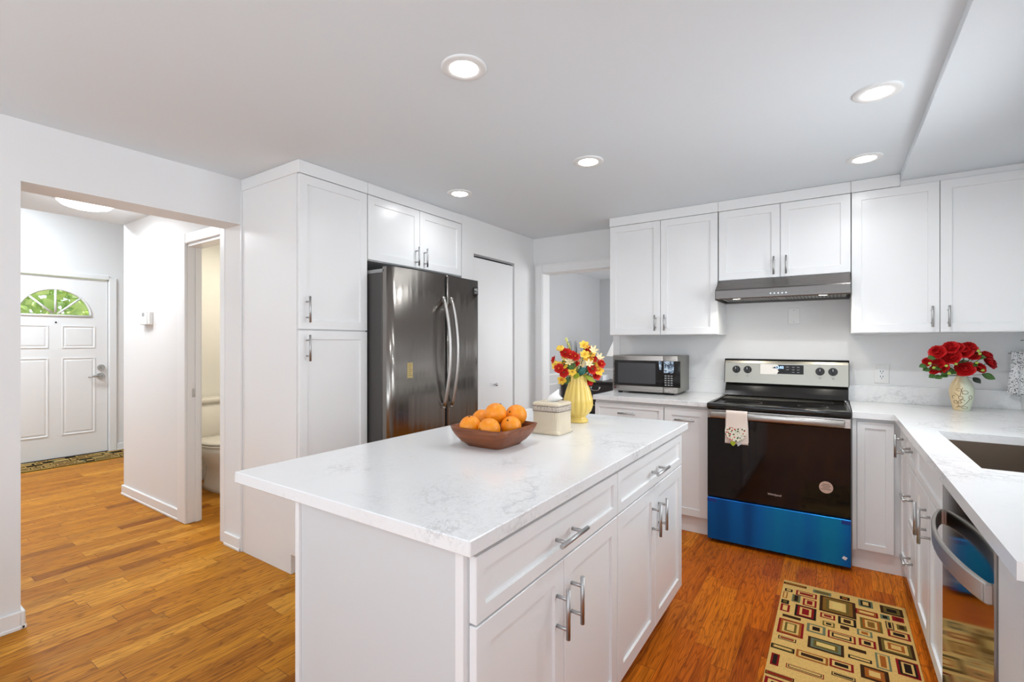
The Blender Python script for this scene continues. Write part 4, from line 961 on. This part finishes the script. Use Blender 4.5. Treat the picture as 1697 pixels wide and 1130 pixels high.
for i, (x, y, z, k) in enumerate(FL):
    c = Vector((x, y, z)); dv = (c - vc); nv = (dv.normalized()*0.5 + Vector((0.52, -0.80, 0.12))*0.75).normalized()
    if i in (3,): nv = Vector((-0.9, -0.3, 0.2)).normalized()
    t = thing('artificial_flower', LAB[i], 'flower', tuple(c - nv*0.02), 'flowers in the yellow vase')
    rr = random.Random(i); nv, a, bb = frame(nv)
    r = {'Y': 0.019, 'D': 0.022, 'R': 0.020, 'W': 0.018, 'B': 0.013}[k]*rr.uniform(1.1, 1.35)
    b = B()
    if k == 'B':
        for j in range(4): petal(b, c, Vector((0, 0, 1)), Vector((1, 0, 0)), Vector((0, 1, 0)), PI/2*j, r*1.6, r*0.9, 1.25)
        b.build('petals', PET['Y'], t, recalc=False)
    elif k == 'R':
        for lay, (n, ln, cu) in enumerate(((6, r, 0.25), (5, r*0.75, 0.7), (4, r*0.5, 1.1))):
            for j in range(n): petal(b, c + nv*0.002*lay, nv, a, bb, 2*PI*j/n + lay*0.5 + rr.uniform(-.2, .2), ln, ln*0.55, cu + rr.uniform(-.15, .15))
        b.build('petals', PET['R'], t, recalc=False)
        b = B(); b.sphere(c + nv*0.008, 0.0035, 10, 6); b.build('flower_centre', PET['O'] if i % 2 else STEM, t)
    elif k == 'W':
        for j in range(6): petal(b, c, nv, a, bb, PI/3*j, r*1.15, r*0.26, 0.55, tip=0.1)
        b.build('petals', PET['W'], t, recalc=False)
    else:
        for j in range(6): petal(b, c, nv, a, bb, PI/3*j, r, r*0.42, 0.2 + 0.1*(j % 2))
        b.build('petals', PET['D' if k == 'D' else 'Y'], t, recalc=False)
        b = B(); n = 18
        b.loft([[c + nv*hh + (a*math.cos(q) + bb*math.sin(q))*rr_*(1 + (0.1*math.cos(6*q) if hh > 0.008 else 0)) for q in [2*PI*m_/n for m_ in range(n)]] for hh, rr_ in ((0.001, 0.004), (0.006, 0.0055), (0.012, 0.0085))], False, False)
        b.build('trumpet', PET['O'] if k == 'D' else PET['Y'], t, recalc=False)
    b = B(); b.tube(stem_curve((vx + rr.uniform(-.02, .02), vy + rr.uniform(-.02, .02), ZC1+0.13), c - nv*0.003), 0.0016, 6); b.build('stem', STEM, t)
# wheat spikes, grass blades and leaves of the bouquet
for i, (tip, lb) in enumerate((((-1.100, 2.112, 1.305), 'green wheat spike standing tallest at the upper left of the bouquet'), ((-1.047, 2.090, 1.225), 'green wheat spike hanging in the middle of the bouquet'), ((-1.030, 2.105, 1.235), 'green wheat spike just right of the central one in the bouquet'))):
    tip = Vector(tip); t = thing('wheat_spike', lb, 'wheat spike', (vx, vy, ZC1+0.13), 'wheat spikes in the yellow vase')
    st = Vector((vx, vy, ZC1+0.13)); pts = stem_curve(st, tip); rr = random.Random(i+40)
    b = B(); b.tube(pts, 0.0013, 6); b.build('stem', STEM, t)
    b = B(); hd = 0.075 if i == 0 else 0.095
    dv = (pts[-1] - pts[-3]).normalized()
    for k in range(44):
        p = tip - dv*hd*rr.random(); q = Vector((rr.gauss(0, 1), rr.gauss(0, 1), rr.gauss(0, .4))).normalized()
        b.sphere(p + q*0.0045, 0.0034, 6, 4, 1.5)
    b.build('grain_head', C_('pale_green_grain', (0.62, 0.60, 0.20)), t)
BLADE = C_('grey_green_blade', (0.06, 0.085, 0.08))
b = B(); rr = random.Random(77)
for k in range(16):
    x, z = rr.uniform(-0.06, 0.035), rr.uniform(0.36, 0.41); tip = Vector((vx + 0.83*x, vy + 0.56*x, ZC1 + z)); base = Vector((vx + 0.2*x, vy + 0.1*x, ZC1+0.15))
    sd = Vector((0.83, 0.56, 0))*0.0035
    b.quad([base - sd, base + sd, tip + sd*0.2, tip - sd*0.2])
o = b.build('grass_tuft', BLADE, None, 'stuff', solid=0.0006, recalc=False); tag(o, 'tuft of thin grey green grass blades at the top of the yellow vase bouquet', 'grass')
for (c, d, ln, wd, mm, lb) in (((-1.045, 2.090, 1.122), (0.55, -0.35, 0.10), 0.04, 0.017, LEAF_L, 'broad light green leaf on the front rim of the yellow vase'),
        ((-1.010, 2.125, 1.125), (0.85, 0.35, -0.42), 0.065, 0.012, LEAF_L, 'long light green leaf pointing down past the right rim of the yellow vase'),
        ((-1.080, 2.100, 1.145), (-0.2, -0.4, 0.7), 0.06, 0.020, LEAF_M, 'dark green leaf between the large red flower and the white lilies'),
        ((-1.075, 2.110, 1.115), (-0.65, -0.35, -0.65), 0.05, 0.014, LEAF_M, 'green leaf hanging at the left side of the yellow vase rim'),
        ((-1.030, 2.110, 1.130), (0.55, -0.1, 0.5), 0.05, 0.018, C_('teal_leaf', (0.02, 0.13, 0.10), 0.45), 'teal green leaf in the centre right above the yellow vase'),
        ((-1.060, 2.095, 1.150), (0.15, -0.3, 0.7), 0.05, 0.020, LEAF_M, 'dark green leaf in the centre under the wheat spikes'),
        ((-1.005, 2.135, 1.140), (0.5, 0.1, 0.6), 0.06, 0.018, LEAF_M, 'dark green leaf behind the orange red flower on the right')):
    t = thing('bouquet_leaf', lb, 'leaf', c, 'leaves in the yellow vase')
    b = B(); leaf(b, c, d, (0.4, -0.8, 0.4), ln, wd); b.build('blade', mm, t, solid=0.0008, recalc=False)
    b = B(); b.tube(stem_curve((vx, vy, ZC1+0.14), c), 0.0014, 6); b.build('stem', STEM, t)

# ------------------------------------------------------------------ cream vase with red roses
qx, qy = 0.612, 3.76
def f_vase2(nt, b):
    sep = N(nt, 'ShaderNodeSeparateXYZ'); L(nt, coords(nt), sep.inputs[0])
    f = ramp(nt, math_(nt, 'ADD', math_(nt, 'MULTIPLY', math_(nt, 'SUBTRACT', sep.outputs[0], qx-0.03), 12), 0.15), [(0.25, (0.80, 0.62, 0.36)), (0.62, (0.70, 0.76, 0.60))])  # base colour runs from cream to mint along X
    L(nt, f, b.inputs['Base Color'])
VASE2 = mat('cream_to_mint', rough=0.25, fn=f_vase2); VINE = C_('brown_vine_paint', (0.20, 0.10, 0.03), 0.5)
prof = [(0.037, 0), (0.038, 0.004), (0.044, 0.03), (0.052, 0.07), (0.0555, 0.105), (0.053, 0.135), (0.042, 0.165), (0.030, 0.185), (0.0245, 0.200), (0.024, 0.212), (0.029, 0.228), (0.026, 0.2285), (0.021, 0.212), (0.022, 0.195)]
def vr(z):
    for (r0, z0), (r1, z1) in zip(prof[:11], prof[1:11]):
        if z0 <= z <= z1: return r0 + (r1-r0)*(z-z0)/(z1-z0)
    return prof[0][0]
b = B(); b.lathe([(r, z+0.0004) for r, z in prof], (qx, qy, ZC1), 48)
b.mi = 1
A0 = math.atan2(-3.755, -0.617)         # direction that faces the kitchen
def onv(u, z): a = A0 + u/0.053; r = vr(z) + 0.0004; return (qx + r*math.cos(a), qy + r*math.sin(a), ZC1 + z)
def vine(pts): b.tube([onv(u, z) for u, z in pts], 0.0011, 5)
def circ(u, z, ru, rz, n=16, a0=0, a1=2*PI): vine([(u + ru*math.cos(a0 + (a1-a0)*k/n), z + rz*math.sin(a0 + (a1-a0)*k/n)) for k in range(n+1)])
vine([(-0.032, 0.020), (-0.02, 0.024), (0.0, 0.028), (0.012, 0.034), (0.026, 0.05), (0.036, 0.068)])
vine([(-0.022, 0.020), (-0.015, 0.034), (-0.02, 0.05), (-0.026, 0.062)]); vine([(-0.006, 0.020), (-0.015, 0.03)])
vine([(-0.006, 0.088), (-0.004, 0.105), (0.0, 0.12), (0.004, 0.135)]); vine([(-0.032, 0.102), (-0.02, 0.092), (-0.010, 0.085)])
circ(-0.004, 0.076, 0.010, 0.009); circ(0.014, 0.108, 0.013, 0.010); circ(-0.012, 0.122, 0.011, 0.007); circ(-0.030, 0.05, 0.010, 0.009)
circ(-0.037, 0.078, 0.008, 0.009, a0=0.5, a1=5); circ(0.040, 0.080, 0.009, 0.011); circ(0.004, 0.058, 0.009, 0.008, a0=0, a1=4.6); circ(-0.008, 0.052, 0.008, 0.008, a0=1, a1=6); circ(0.016, 0.020, 0.017, 0.007); vine([(0.0, 0.115), (0.003, 0.098), (0.010, 0.10)])
o = b.build('cream_vase', [VASE2, VINE]); tag(o, 'small cream and mint vase painted with brown vines holding red roses', 'vase')
ROSE = mat('red_rose_petal', rough=0.55, fn=f_leaf((0.40, 0.002, 0.004), (0.66, 0.010, 0.012)))
RL = ['red rose at the upper left shoulder of the rose bouquet', 'red rose at the very top left of the rose bouquet', 'biggest open red rose in the left centre of the rose bouquet', 'red rose in the upper middle of the rose bouquet', 'ruffled red rose at the very top right of the rose bouquet',
      'red rose right of centre under the top ruffled rose', 'red rose at the upper right edge behind the outermost rose', 'red rose outermost at the right of the rose bouquet', 'small red rose outermost at the left of the rose bouquet', 'red rose low at the left above the dark leaves',
      'small red rose between the left shoulder rose and the low left one', 'open red rose hanging low in front of the vase neck', 'red rose low at the right above the big dark leaf', 'small red rose at the lower left among the lime buds', 'red rose tucked behind the two top roses']
qc = Vector((qx, qy, ZC1+0.19))
for i, (x, y, z, r) in enumerate(RO):
    c = Vector((x, y, z)); nv = ((c - qc).normalized()*0.8 + Vector((-0.16, -0.95, 0.15))*0.55).normalized()
    t = thing('red_rose', RL[i], 'rose', tuple(c - nv*r), 'red roses in the cream vase'); r *= 1.32; rr = random.Random(i+90)
    nv, a, bb = frame(nv); b = B(); r *= 0.80
    for lay, (n, rad, cu, hh) in enumerate(((6, 1.0, 0.35, -0.25), (6, 0.85, 0.75, -0.12), (5, 0.62, 1.05, 0.0), (4, 0.42, 1.25, 0.05), (3, 0.25, 1.4, 0.1))):
        for j in range(n): petal(b, c + nv*r*hh, nv, a, bb, 2*PI*j/n + lay*0.55 + rr.uniform(-.2, .2), r*rad*1.15, r*rad*0.72, cu + rr.uniform(-.12, .12), nu=5, nw=4, tip=0.35 if lay < 2 else 0.1)
    b.build('bloom', ROSE, t, recalc=False)
    b = B(); b.tube(stem_curve((qx + rr.uniform(-.006, .006), qy + rr.uniform(-.006, .006), ZC1+0.20), c - nv*r*0.25), 0.0018, 6); b.build('stem', STEM, t)
for i, (x, y, z) in enumerate(LEAF):
    c = Vector((x, y, z)); d = c - Vector((qx, qy, ZC1+0.25)); d.z *= 0.4; rr = random.Random(i+300)
    big = i == 3
    lb = ['dark leaf at the lower left under the rose bouquet', 'dark leaf low on the left beside the vase neck', 'dark leaf left of the low hanging rose', 'big dark green leaf pointing right below the rose bouquet', 'dark leaf in front of the upper left shoulder rose', 'leaf outermost at the left of the rose bouquet',
          'leaf under the small outermost left rose', 'leaf between the lime buds on the left', 'leaf below the biggest open rose', 'dark leaf close to the left of the vase neck', 'dark leaf in the middle gap of the rose bouquet', 'curled blackish leaf right of the vase neck', 'dark leaf between biggest rose and upper middle rose', 'dark leaf right of centre beside the lime bud', 'leaf in the lower left gap under the low left rose', 'leaf behind the lime buds at the upper right'][i]
    t = thing('rose_leaf', lb, 'leaf', tuple(c), 'leaves in the rose bouquet')
    b = B(); leaf(b, c - d.normalized()*0.012, d + Vector((0, 0, -0.02)), (0, -0.9, 0.5), 0.060 if big else 0.046, 0.020 if big else 0.0165, 0.2); b.build('blade', LEAF_M if i != 11 else C_('blackish_leaf', (0.02, 0.03, 0.02), 0.4), t, solid=0.0008, recalc=False)
    b = B(); b.tube(stem_curve((qx, qy, ZC1+0.20), c), 0.0012, 6); b.build('stem', STEM, t)
BL = ['lime bud outermost at the left of the rose bouquet', 'big lime bud at the lower left of the rose bouquet', 'narrow lime bud under the biggest open rose', 'lime bud beside the vase neck above the low hanging rose', 'lime bud lowest at the left of the vase neck', 'lime bud right of centre between two roses', 'lime bud at the lower right above the big dark leaf', 'lime bud at the top right edge of the rose bouquet', 'small lime bud under the top right lime bud']
for i, (x, y, z) in enumerate(BUD):
    c = Vector((x, y, z)); t = thing('rose_bud', BL[i], 'bud', tuple(c), 'lime buds in the rose bouquet'); rr = random.Random(i+500)
    b = B(); b.lathe([(0.001, -0.008), (0.0055, -0.005), (0.0078, 0.0), (0.0055, 0.006), (0.001, 0.009)], (0, 0, 0), 14)
    q = Vector((rr.uniform(0.4, 1), rr.uniform(-.3, .3), rr.uniform(0.2, 0.8))).to_track_quat('Z', 'Y')
    for v in b.bm.verts: v.co = q @ v.co + c
    b.build('bud_head', BUDM, t)
    b = B(); b.tube(stem_curve((qx, qy, ZC1+0.20), c), 0.0012, 6); b.build('stem', STEM, t)

# ------------------------------------------------------------------ rug, entry mat
RC = {'b': (0.055, 0.022, 0.008), 'k': (0.022, 0.013, 0.008), 'o': (0.40, 0.115, 0.018), 'n': (0.26, 0.12, 0.02), 'e': (0.17, 0.19, 0.11), 'v': (0.17, 0.115, 0.025), 'r': (0.27, 0.012, 0.012), 'd': (0.15, 0.008, 0.008), 't': (0.78, 0.49, 0.155), 'y': (0.80, 0.56, 0.18)}
def f_rug(c):
    def f(nt, b):
        n = noise(nt, coords(nt), 220, 2)
        L(nt, mixc(nt, 0.55, c, ramp(nt, n, [(0.3, (0.55, 0.55, 0.55)), (0.7, (1, 1, 1))]), 'MULTIPLY'), b.inputs['Base Color']); bump(nt, b, n, 0.5, 0.002)
    return f
keys = list(RC); RM_ = [mat('rug_yarn_'+k, rough=0.95, fn=f_rug(RC[k]), Specular_IOR_Level=0.1) for k in keys]
def rug(name, x0, x1, y0, y1, rects, label, cat, base='t'):
    b = B(); b.mi = keys.index(base); b.box(x0, x1, y0, y1, 0.0004, 0.007, 0.002)
    for (a0, a1, c0, c1, code) in rects:
        n = len(code); sx, sy = (a1-a0)/2*1.10, (c1-c0)/2*1.34; mx, my = (a0+a1)/2, (c0+c1)/2
        for i, ch in enumerate(code):
            d = min(sx, sy)*(i/n)*(1.0 if n < 3 else 0.9)
            b.mi = ch if isinstance(ch, int) else keys.index(ch); zz = 0.0075 + 0.0005*i
            b.quad([(mx-sx+d, my-sy+d, zz), (mx+sx-d, my-sy+d, zz), (mx+sx-d, my+sy-d, zz), (mx-sx+d, my+sy-d, zz)])
    o = b.build(name, RM_, recalc=False); tag(o, label, cat)
rr = random.Random(21); ex = []
yq = 2.06
while yq > 1.42:
    xq = -0.215; hh = rr.uniform(0.06, 0.10)
    while xq < 0.20:
        ww = rr.uniform(0.06, 0.14); h2 = hh*rr.uniform(0.55, 1)
        ex.append((xq, min(xq+ww, 0.27), yq-h2, yq, rr.choice(['rtkt', 'bvtot', 'kt', 'etk', 'rot', 'ktr', 'b', 'rtk', 'votn']))); xq += ww + 0.022
    yq -= hh + 0.02
rug('kitchen_rug', -0.226, 0.283, 1.36, 2.965, RUG + ex, 'tan kitchen runner rug with red, brown and teal rectangles in front of the range', 'rug')
rr = random.Random(9); ex = []; xq = -7.09
while xq < -6.66:
    yq = 0.9; hh = rr.uniform(0.05, 0.09)
    while yq < 2.9:
        ww = rr.uniform(0.05, 0.13); ex.append((xq, xq+hh*rr.uniform(.7, 1), yq, yq+ww, rr.choice(['ktb', 'kt', 'bt', 'vtk', 'k', 'et', 'dtk']))); yq += ww + 0.018
    xq += hh + 0.015
rug('entry_mat', -7.09, -6.62, 0.85, 2.95, ex, 'long brown and beige patterned runner lying along the white front door', 'entry mat', 'v')

# ------------------------------------------------------------------ toilet, step, thermostat
t = thing('toilet', 'white toilet seen through the bathroom doorway beside the pantry cabinet', 'toilet', (-4.5, 2.08, 0))
cy = 2.085
b = B(); b.loft([ring2(-4.50, cy, 0.0005, 0.235, 0.115, 40, 2.6), ring2(-4.50, cy, 0.03, 0.225, 0.105, 40, 2.6), ring2(-4.50, cy, 0.12, 0.20, 0.095, 40, 2.4), ring2(-4.48, cy, 0.20, 0.21, 0.105, 40, 2.2), ring2(-4.465, cy, 0.28, 0.24, 0.15, 40, 2.1), ring2(-4.46, cy, 0.35, 0.255, 0.178, 40, 2.1), ring2(-4.46, cy, 0.395, 0.262, 0.185, 40, 2.1)]); b.build('bowl', PORC, t)
b = B(); b.loft([ring2(-4.455, cy, z_, r_, q_, 40, 2.15) for z_, r_, q_ in ((0.397, 0.262, 0.186), (0.400, 0.266, 0.19), (0.416, 0.266, 0.19))]); b.build('seat', PORC, t)
b = B(); b.loft([ring2(-4.455, cy, z_, r_, q_, 40, 2.15) for z_, r_, q_ in ((0.4195, 0.262, 0.186), (0.424, 0.267, 0.191), (0.436, 0.262, 0.187), (0.444, 0.23, 0.16), (0.447, 0.1, 0.07))]); b.build('lid', PORC, t)
b = B(); b.loft([ring2(-4.815, cy, z_, r_, q_, 48, 7) for z_, r_, q_ in ((0.395, 0.088, 0.20), (0.43, 0.094, 0.215), (0.735, 0.100, 0.228))]); tk = b.build('tank', PORC, t)
b = B(); b.loft([ring2(-4.815, cy, z_, r_, q_, 48, 7) for z_, r_, q_ in ((0.7355, 0.104, 0.235), (0.740, 0.109, 0.240), (0.768, 0.109, 0.240), (0.778, 0.100, 0.230))]); b.build('tank_lid', PORC, t)
b = B(); b.cyl((-4.75, cy-0.105, 0.02), (-4.75, cy-0.105, 0.05), 0.018, 14); b.build('bolt_cap', PORC, t)
v = thing('shut_off_valve', 'small chrome water shut-off valve on the floor beside the toilet base', 'valve', (-4.80, 1.80, 0.10))
b = B(); b.tube([(-4.93, 1.835, 0.14), (-4.80, 1.835, 0.14)], 0.009, 10); b.cyl((-4.82, 1.835, 0.14), (-4.82, 1.835, 0.18), 0.010, 10); b.build('valve_body', CHROME, v)
b = B(); b.lathe([(0.018, 0), (0.022, 0.01)], (-4.79, 1.835, 0.135), 12); b.build('handwheel', CHROME, v)
boxo('baseboard_bathroom', TRIM, None, -4.931, -4.917, 1.62, 2.62, 0.0005, 0.09, kind='structure')
b = B(); b.box(-3.8065, -3.8030, 1.560, 1.606, 0.895, 0.955, 0.001); tag(b.build('strike_plate', CHROME), 'small metal strike plate on the bathroom door jamb', 'strike plate')
RED = mat('reddish_step_wood', rough=0.4, fn=f_wood((0.16, 0.035, 0.008), (0.34, 0.10, 0.025), (30, 6, 30)))
s = thing('stair_step', 'reddish wooden stair step peeking out behind the white hall wall corner', 'stair step', (-5.27, 2.1, 0))
b = B(); b.box(-5.50, -5.02, 1.71, 2.7, 0.0005, 0.15); b.build('riser', RED, s)
b = B(); b.box(-5.525, -5.02, 1.685, 2.7, 0.1505, 0.178, 0.006, 2); b.build('tread', RED, s)
t = thing('thermostat', 'small white box thermostat on the white hall wall', 'thermostat', (-4.49, 1.52, 1.48))
b = B(); b.box(-4.565, -4.425, 1.498, 1.5295, 1.425, 1.530, 0.004); b.build('case', WHITEP, t)
b = B(); b.box(-4.425, -4.39, 1.503, 1.5295, 1.425, 1.525, 0.003); b.build('end_cap', WHITEP, t)
boxo('screen', GREYP, t, -4.515, -4.475, 1.4965, 1.499, 1.490, 1.518)

# ------------------------------------------------------------------ lights
DL = [((-1.122, 1.352), 'round recessed ceiling downlight nearest the camera above the island', 1.0), ((-1.13, 2.434), 'round recessed ceiling downlight above the far end of the island', 1.0), ((-2.088, 2.472), 'round recessed ceiling downlight in front of the fridge', 0.6), ((0.142, 2.407), 'round recessed ceiling downlight closest to the lowered soffit edge', 3.0), ((0.136, 3.234), 'round recessed ceiling downlight just in front of the wall cabinets', 0.4)]
RIMM = mat('downlight_trim', (0.80, 0.80, 0.79), 0.4, fn=f_paint(60, 0.02))
for (x, y), lb, pw in DL:
    t = thing('recessed_downlight', lb, 'ceiling light', (x, y, CZ), 'recessed ceiling downlights')
    b = B(); b.lathe([(0.082, -0.0002), (0.083, -0.004), (0.078, -0.007), (0.060, -0.008), (0.052, -0.006)], (x, y, CZ), 48, False, False); b.build('trim_ring', RIMM, t)
    b = B(); b.lathe([(0.052, -0.006), (0.044, -0.010), (0.02, -0.012), (0.001, -0.0122)], (x, y, CZ), 40, False, False); b.build('diffuser', LAMP, t)
    area('downlight', (x, y, CZ-0.016), (0, 0, 0), 0.10, 0.10, DOWNLIGHT_W*pw, (0.95, 0.98, 1.0), 'DISK', 165)
t = thing('hall_ceiling_light', 'bright round flush ceiling light in the hallway behind the header', 'ceiling light', (-4.34, 1.115, 2.283))
b = B(); b.lathe([(0.165, -0.0002), (0.165, -0.02), (0.155, -0.022)], (-4.34, 1.115, 2.283), 40, False, False); b.build('rim', TRIM, t)
b = B(); b.lathe([(0.156, -0.021), (0.13, -0.045), (0.08, -0.060), (0.001, -0.066)], (-4.34, 1.115, 2.283), 40, False, False); b.build('diffuser', emit('hall_diffuser', (0.94, 0.975, 1.0), 17), t)
area('hall_light', (-4.34, 1.115, 2.205), (0, 0, 0), 0.28, 0.28, HALL_W, (0.94, 0.975, 1.0), 'DISK', 180)

# ------------------------------------------------------------------ wall plates, towel hook
t = thing('wall_outlet', 'white double power outlet on the wall right of the range', 'outlet', (0.257, 3.975, 1.08))
b = B(); b.box(0.218, 0.297, 3.974, 3.9798, 1.018, 1.140, 0.002); b.build('cover_plate', WHITEP, t)
b = B(); b.box(0.240, 0.275, 3.9715, 3.9742, 1.043, 1.115, 0.001); b.build('socket_face', TRIM, t)
b = B()
for z0 in (1.062, 1.096):
    for x in (0.251, 0.264): b.box(x-0.0016, x+0.0016, 3.9708, 3.9718, z0-0.005, z0+0.006)
    b.cyl((0.2575, 3.9708, z0-0.012), (0.2575, 3.9718, z0-0.012), 0.0028, 10)
b.build('slots', INK, t)
t = thing('blank_wall_plate', 'blank white wall plate on the wall between the hood and the range', 'wall plate', (-0.24, 3.975, 1.475))
b = B(); b.box(-0.277, -0.205, 3.9745, 3.9798, 1.417, 1.533, 0.002); b.build('cover_plate', WHITEP, t)
b = B(); b.cyl((-0.241, 3.974, 1.517), (-0.241, 3.9748, 1.517), 0.003, 10); b.cyl((-0.241, 3.974, 1.433), (-0.241, 3.9748, 1.433), 0.003, 10); b.build('screws', GREYP, t)
t = thing('towel_hook_rail', 'thin metal towel holder with two prongs on the wall right of the roses', 'towel holder', (0.88, 3.93, 1.24))
b = B(); b.tube([(0.838, 3.925, 1.222), (0.915, 3.925, 1.228)], 0.0035, 8); b.tube([(0.86, 3.979, 1.225), (0.86, 3.925, 1.224)], 0.0035, 8); b.build('lower_prong', CHROME, t)
b = B(); b.tube([(0.893, 3.94, 1.297), (0.915, 3.94, 1.299)], 0.0035, 8); b.tube([(0.905, 3.979, 1.299), (0.905, 3.94, 1.298)], 0.0035, 8); b.build('upper_prong', CHROME, t)
def f_ditsy(nt, b):
    v = N(nt, 'ShaderNodeTexVoronoi'); v.inputs['Scale'].default_value = 75; L(nt, coords(nt), v.inputs['Vector'])
    v2 = N(nt, 'ShaderNodeTexVoronoi'); v2.inputs['Scale'].default_value = 130; L(nt, coords(nt), v2.inputs['Vector'])
    m = math_(nt, 'MAXIMUM', math_(nt, 'LESS_THAN', v.outputs['Distance'], 0.26), math_(nt, 'LESS_THAN', v2.outputs['Distance'], 0.30))
    L(nt, mixc(nt, m, (0.82, 0.82, 0.82), (0.10, 0.10, 0.10)), b.inputs['Base Color'])
b = B()
def tfn(u, v):
    zt = 1.236; z = zt - 0.245*v - 0.02*u*v + 0.006*math.sin(u*20)*v
    return (0.849 + 0.064*u - 0.018*v*v*(1-u), 3.918 + 0.006*math.sin(u*11)*(0.3+v) - 0.004*math.sin(PI*min(1, v*8)) , z)
b.grid(tfn, 20, 26); tag(b.build('hanging_hand_towel', mat('ditsy_print_cloth', rough=0.9, fn=f_ditsy), solid=0.003), 'white hand towel with a small black flower print hanging right of the roses', 'hand towel')

# ------------------------------------------------------------------ dining room beyond the doorway
DW_ = mat('dark_sideboard_wood', rough=0.3, fn=f_wood((0.012, 0.010, 0.010), (0.03, 0.026, 0.026), (40, 5, 40)))
s = thing('sideboard', 'dark wooden sideboard with drawers in the dining room beyond the doorway', 'sideboard', (-2.6, 6.05, 0))
b = B(); b.box(-3.07, -2.10, 5.82, 6.28, 0.12, 0.755); b.build('carcass', DW_, s)
b = B(); b.box(-3.085, -2.085, 5.795, 6.30, 0.7555, 0.78, 0.004); b.build('top', DW_, s)
for x in (-3.03, -2.14):
    for y in (5.86, 6.24):
        b = B(); b.box(x-0.03, x+0.03, y-0.03, y+0.03, 0.0005, 0.1195); b.build('leg', DW_, s)
for z0, z1 in ((0.60, 0.74), (0.37, 0.585), (0.14, 0.355)):
    b = B(); b.box(-3.05, -2.12, 5.800, 5.8195, z0, z1, 0.004); d = b.build('drawer', DW_, s); zz = (z0+z1)/2 + 0.03
    b = B(); b.tube([(-2.645, 5.785, zz), (-2.635, 5.772, zz-0.03), (-2.585, 5.768, zz-0.039), (-2.535, 5.772, zz-0.03), (-2.525, 5.785, zz)], 0.006, 8)
    for q in (-2.645, -2.525): b.cyl((q, 5.800, zz), (q, 5.778, zz), 0.012, 12)
    b.build('handle', CHROME, d)
t = thing('table_lamp', 'table lamp with white cone shade on the sideboard behind the microwave', 'lamp', (-2.37, 6.05, 0.78))
b = B(); b.lathe([(0.07, 0.0004), (0.07, 0.015), (0.02, 0.03), (0.03, 0.10), (0.045, 0.16), (0.015, 0.24), (0.01, 0.36)], (-2.37, 6.05, 0.78), 24); b.build('base', CHROME, t)
b = B(); b.lathe([(0.16, 0.328), (0.055, 0.555)], (-2.37, 6.05, 0.78), 32, False, False); b.build('lamp_shade', emit('white_lamp_shade', (0.85, 0.85, 0.83), 0.45), t, solid=0.003)
b = B(); b.box(-2.70, -2.53, 5.90, 6.12, 0.7804, 0.855, 0.004); tag(b.build('storage_box', WAIN), 'flat pale box lying on the dark dining room sideboard', 'box')
c = thing('dining_chair', 'black round-backed dining chair showing left of the microwave', 'chair', (-1.86, 4.72, 0))
CH = mat('black_chair_lacquer', (0.012, 0.012, 0.013), 0.18, fn=f_paint(90, 0.02))
cx_, cy_ = -1.80, 4.72
b = B(); b.tube([(cx_ + 0.20*math.cos(a), cy_+0.19 + 0.05*math.sin(a), 0.71 + 0.28*math.sin(a)) for a in [PI*1.25 - (PI*1.5)*k/30 for k in range(31)]], 0.014, 10); b.build('back_frame', CH, c)
for k in range(5):
    x = cx_ - 0.13 + 0.065*k; b = B(); b.tube([(x, cy_+0.14, 0.47), (x, cy_+0.19 + 0.05*math.sqrt(1-((x-cx_)/0.2)**2), 0.71 + 0.275*math.sqrt(1-((x-cx_)/0.2)**2))], 0.006, 8); b.build('spindle', CHROME, c)
b = B(); b.loft([ring2(cx_, cy_, z_, 0.21, 0.20, 32, 3) for z_ in (0.44, 0.47)]); b.build('seat', CH, c)
for sx in (-1, 1):
    for sy in (-1, 1):
        b = B(); b.tube([(cx_+0.15*sx, cy_+0.14*sy, 0.44), (cx_+0.19*sx, cy_+0.18*sy, 0.0005)], [0.018, 0.012], 10); b.build('leg', CH, c)
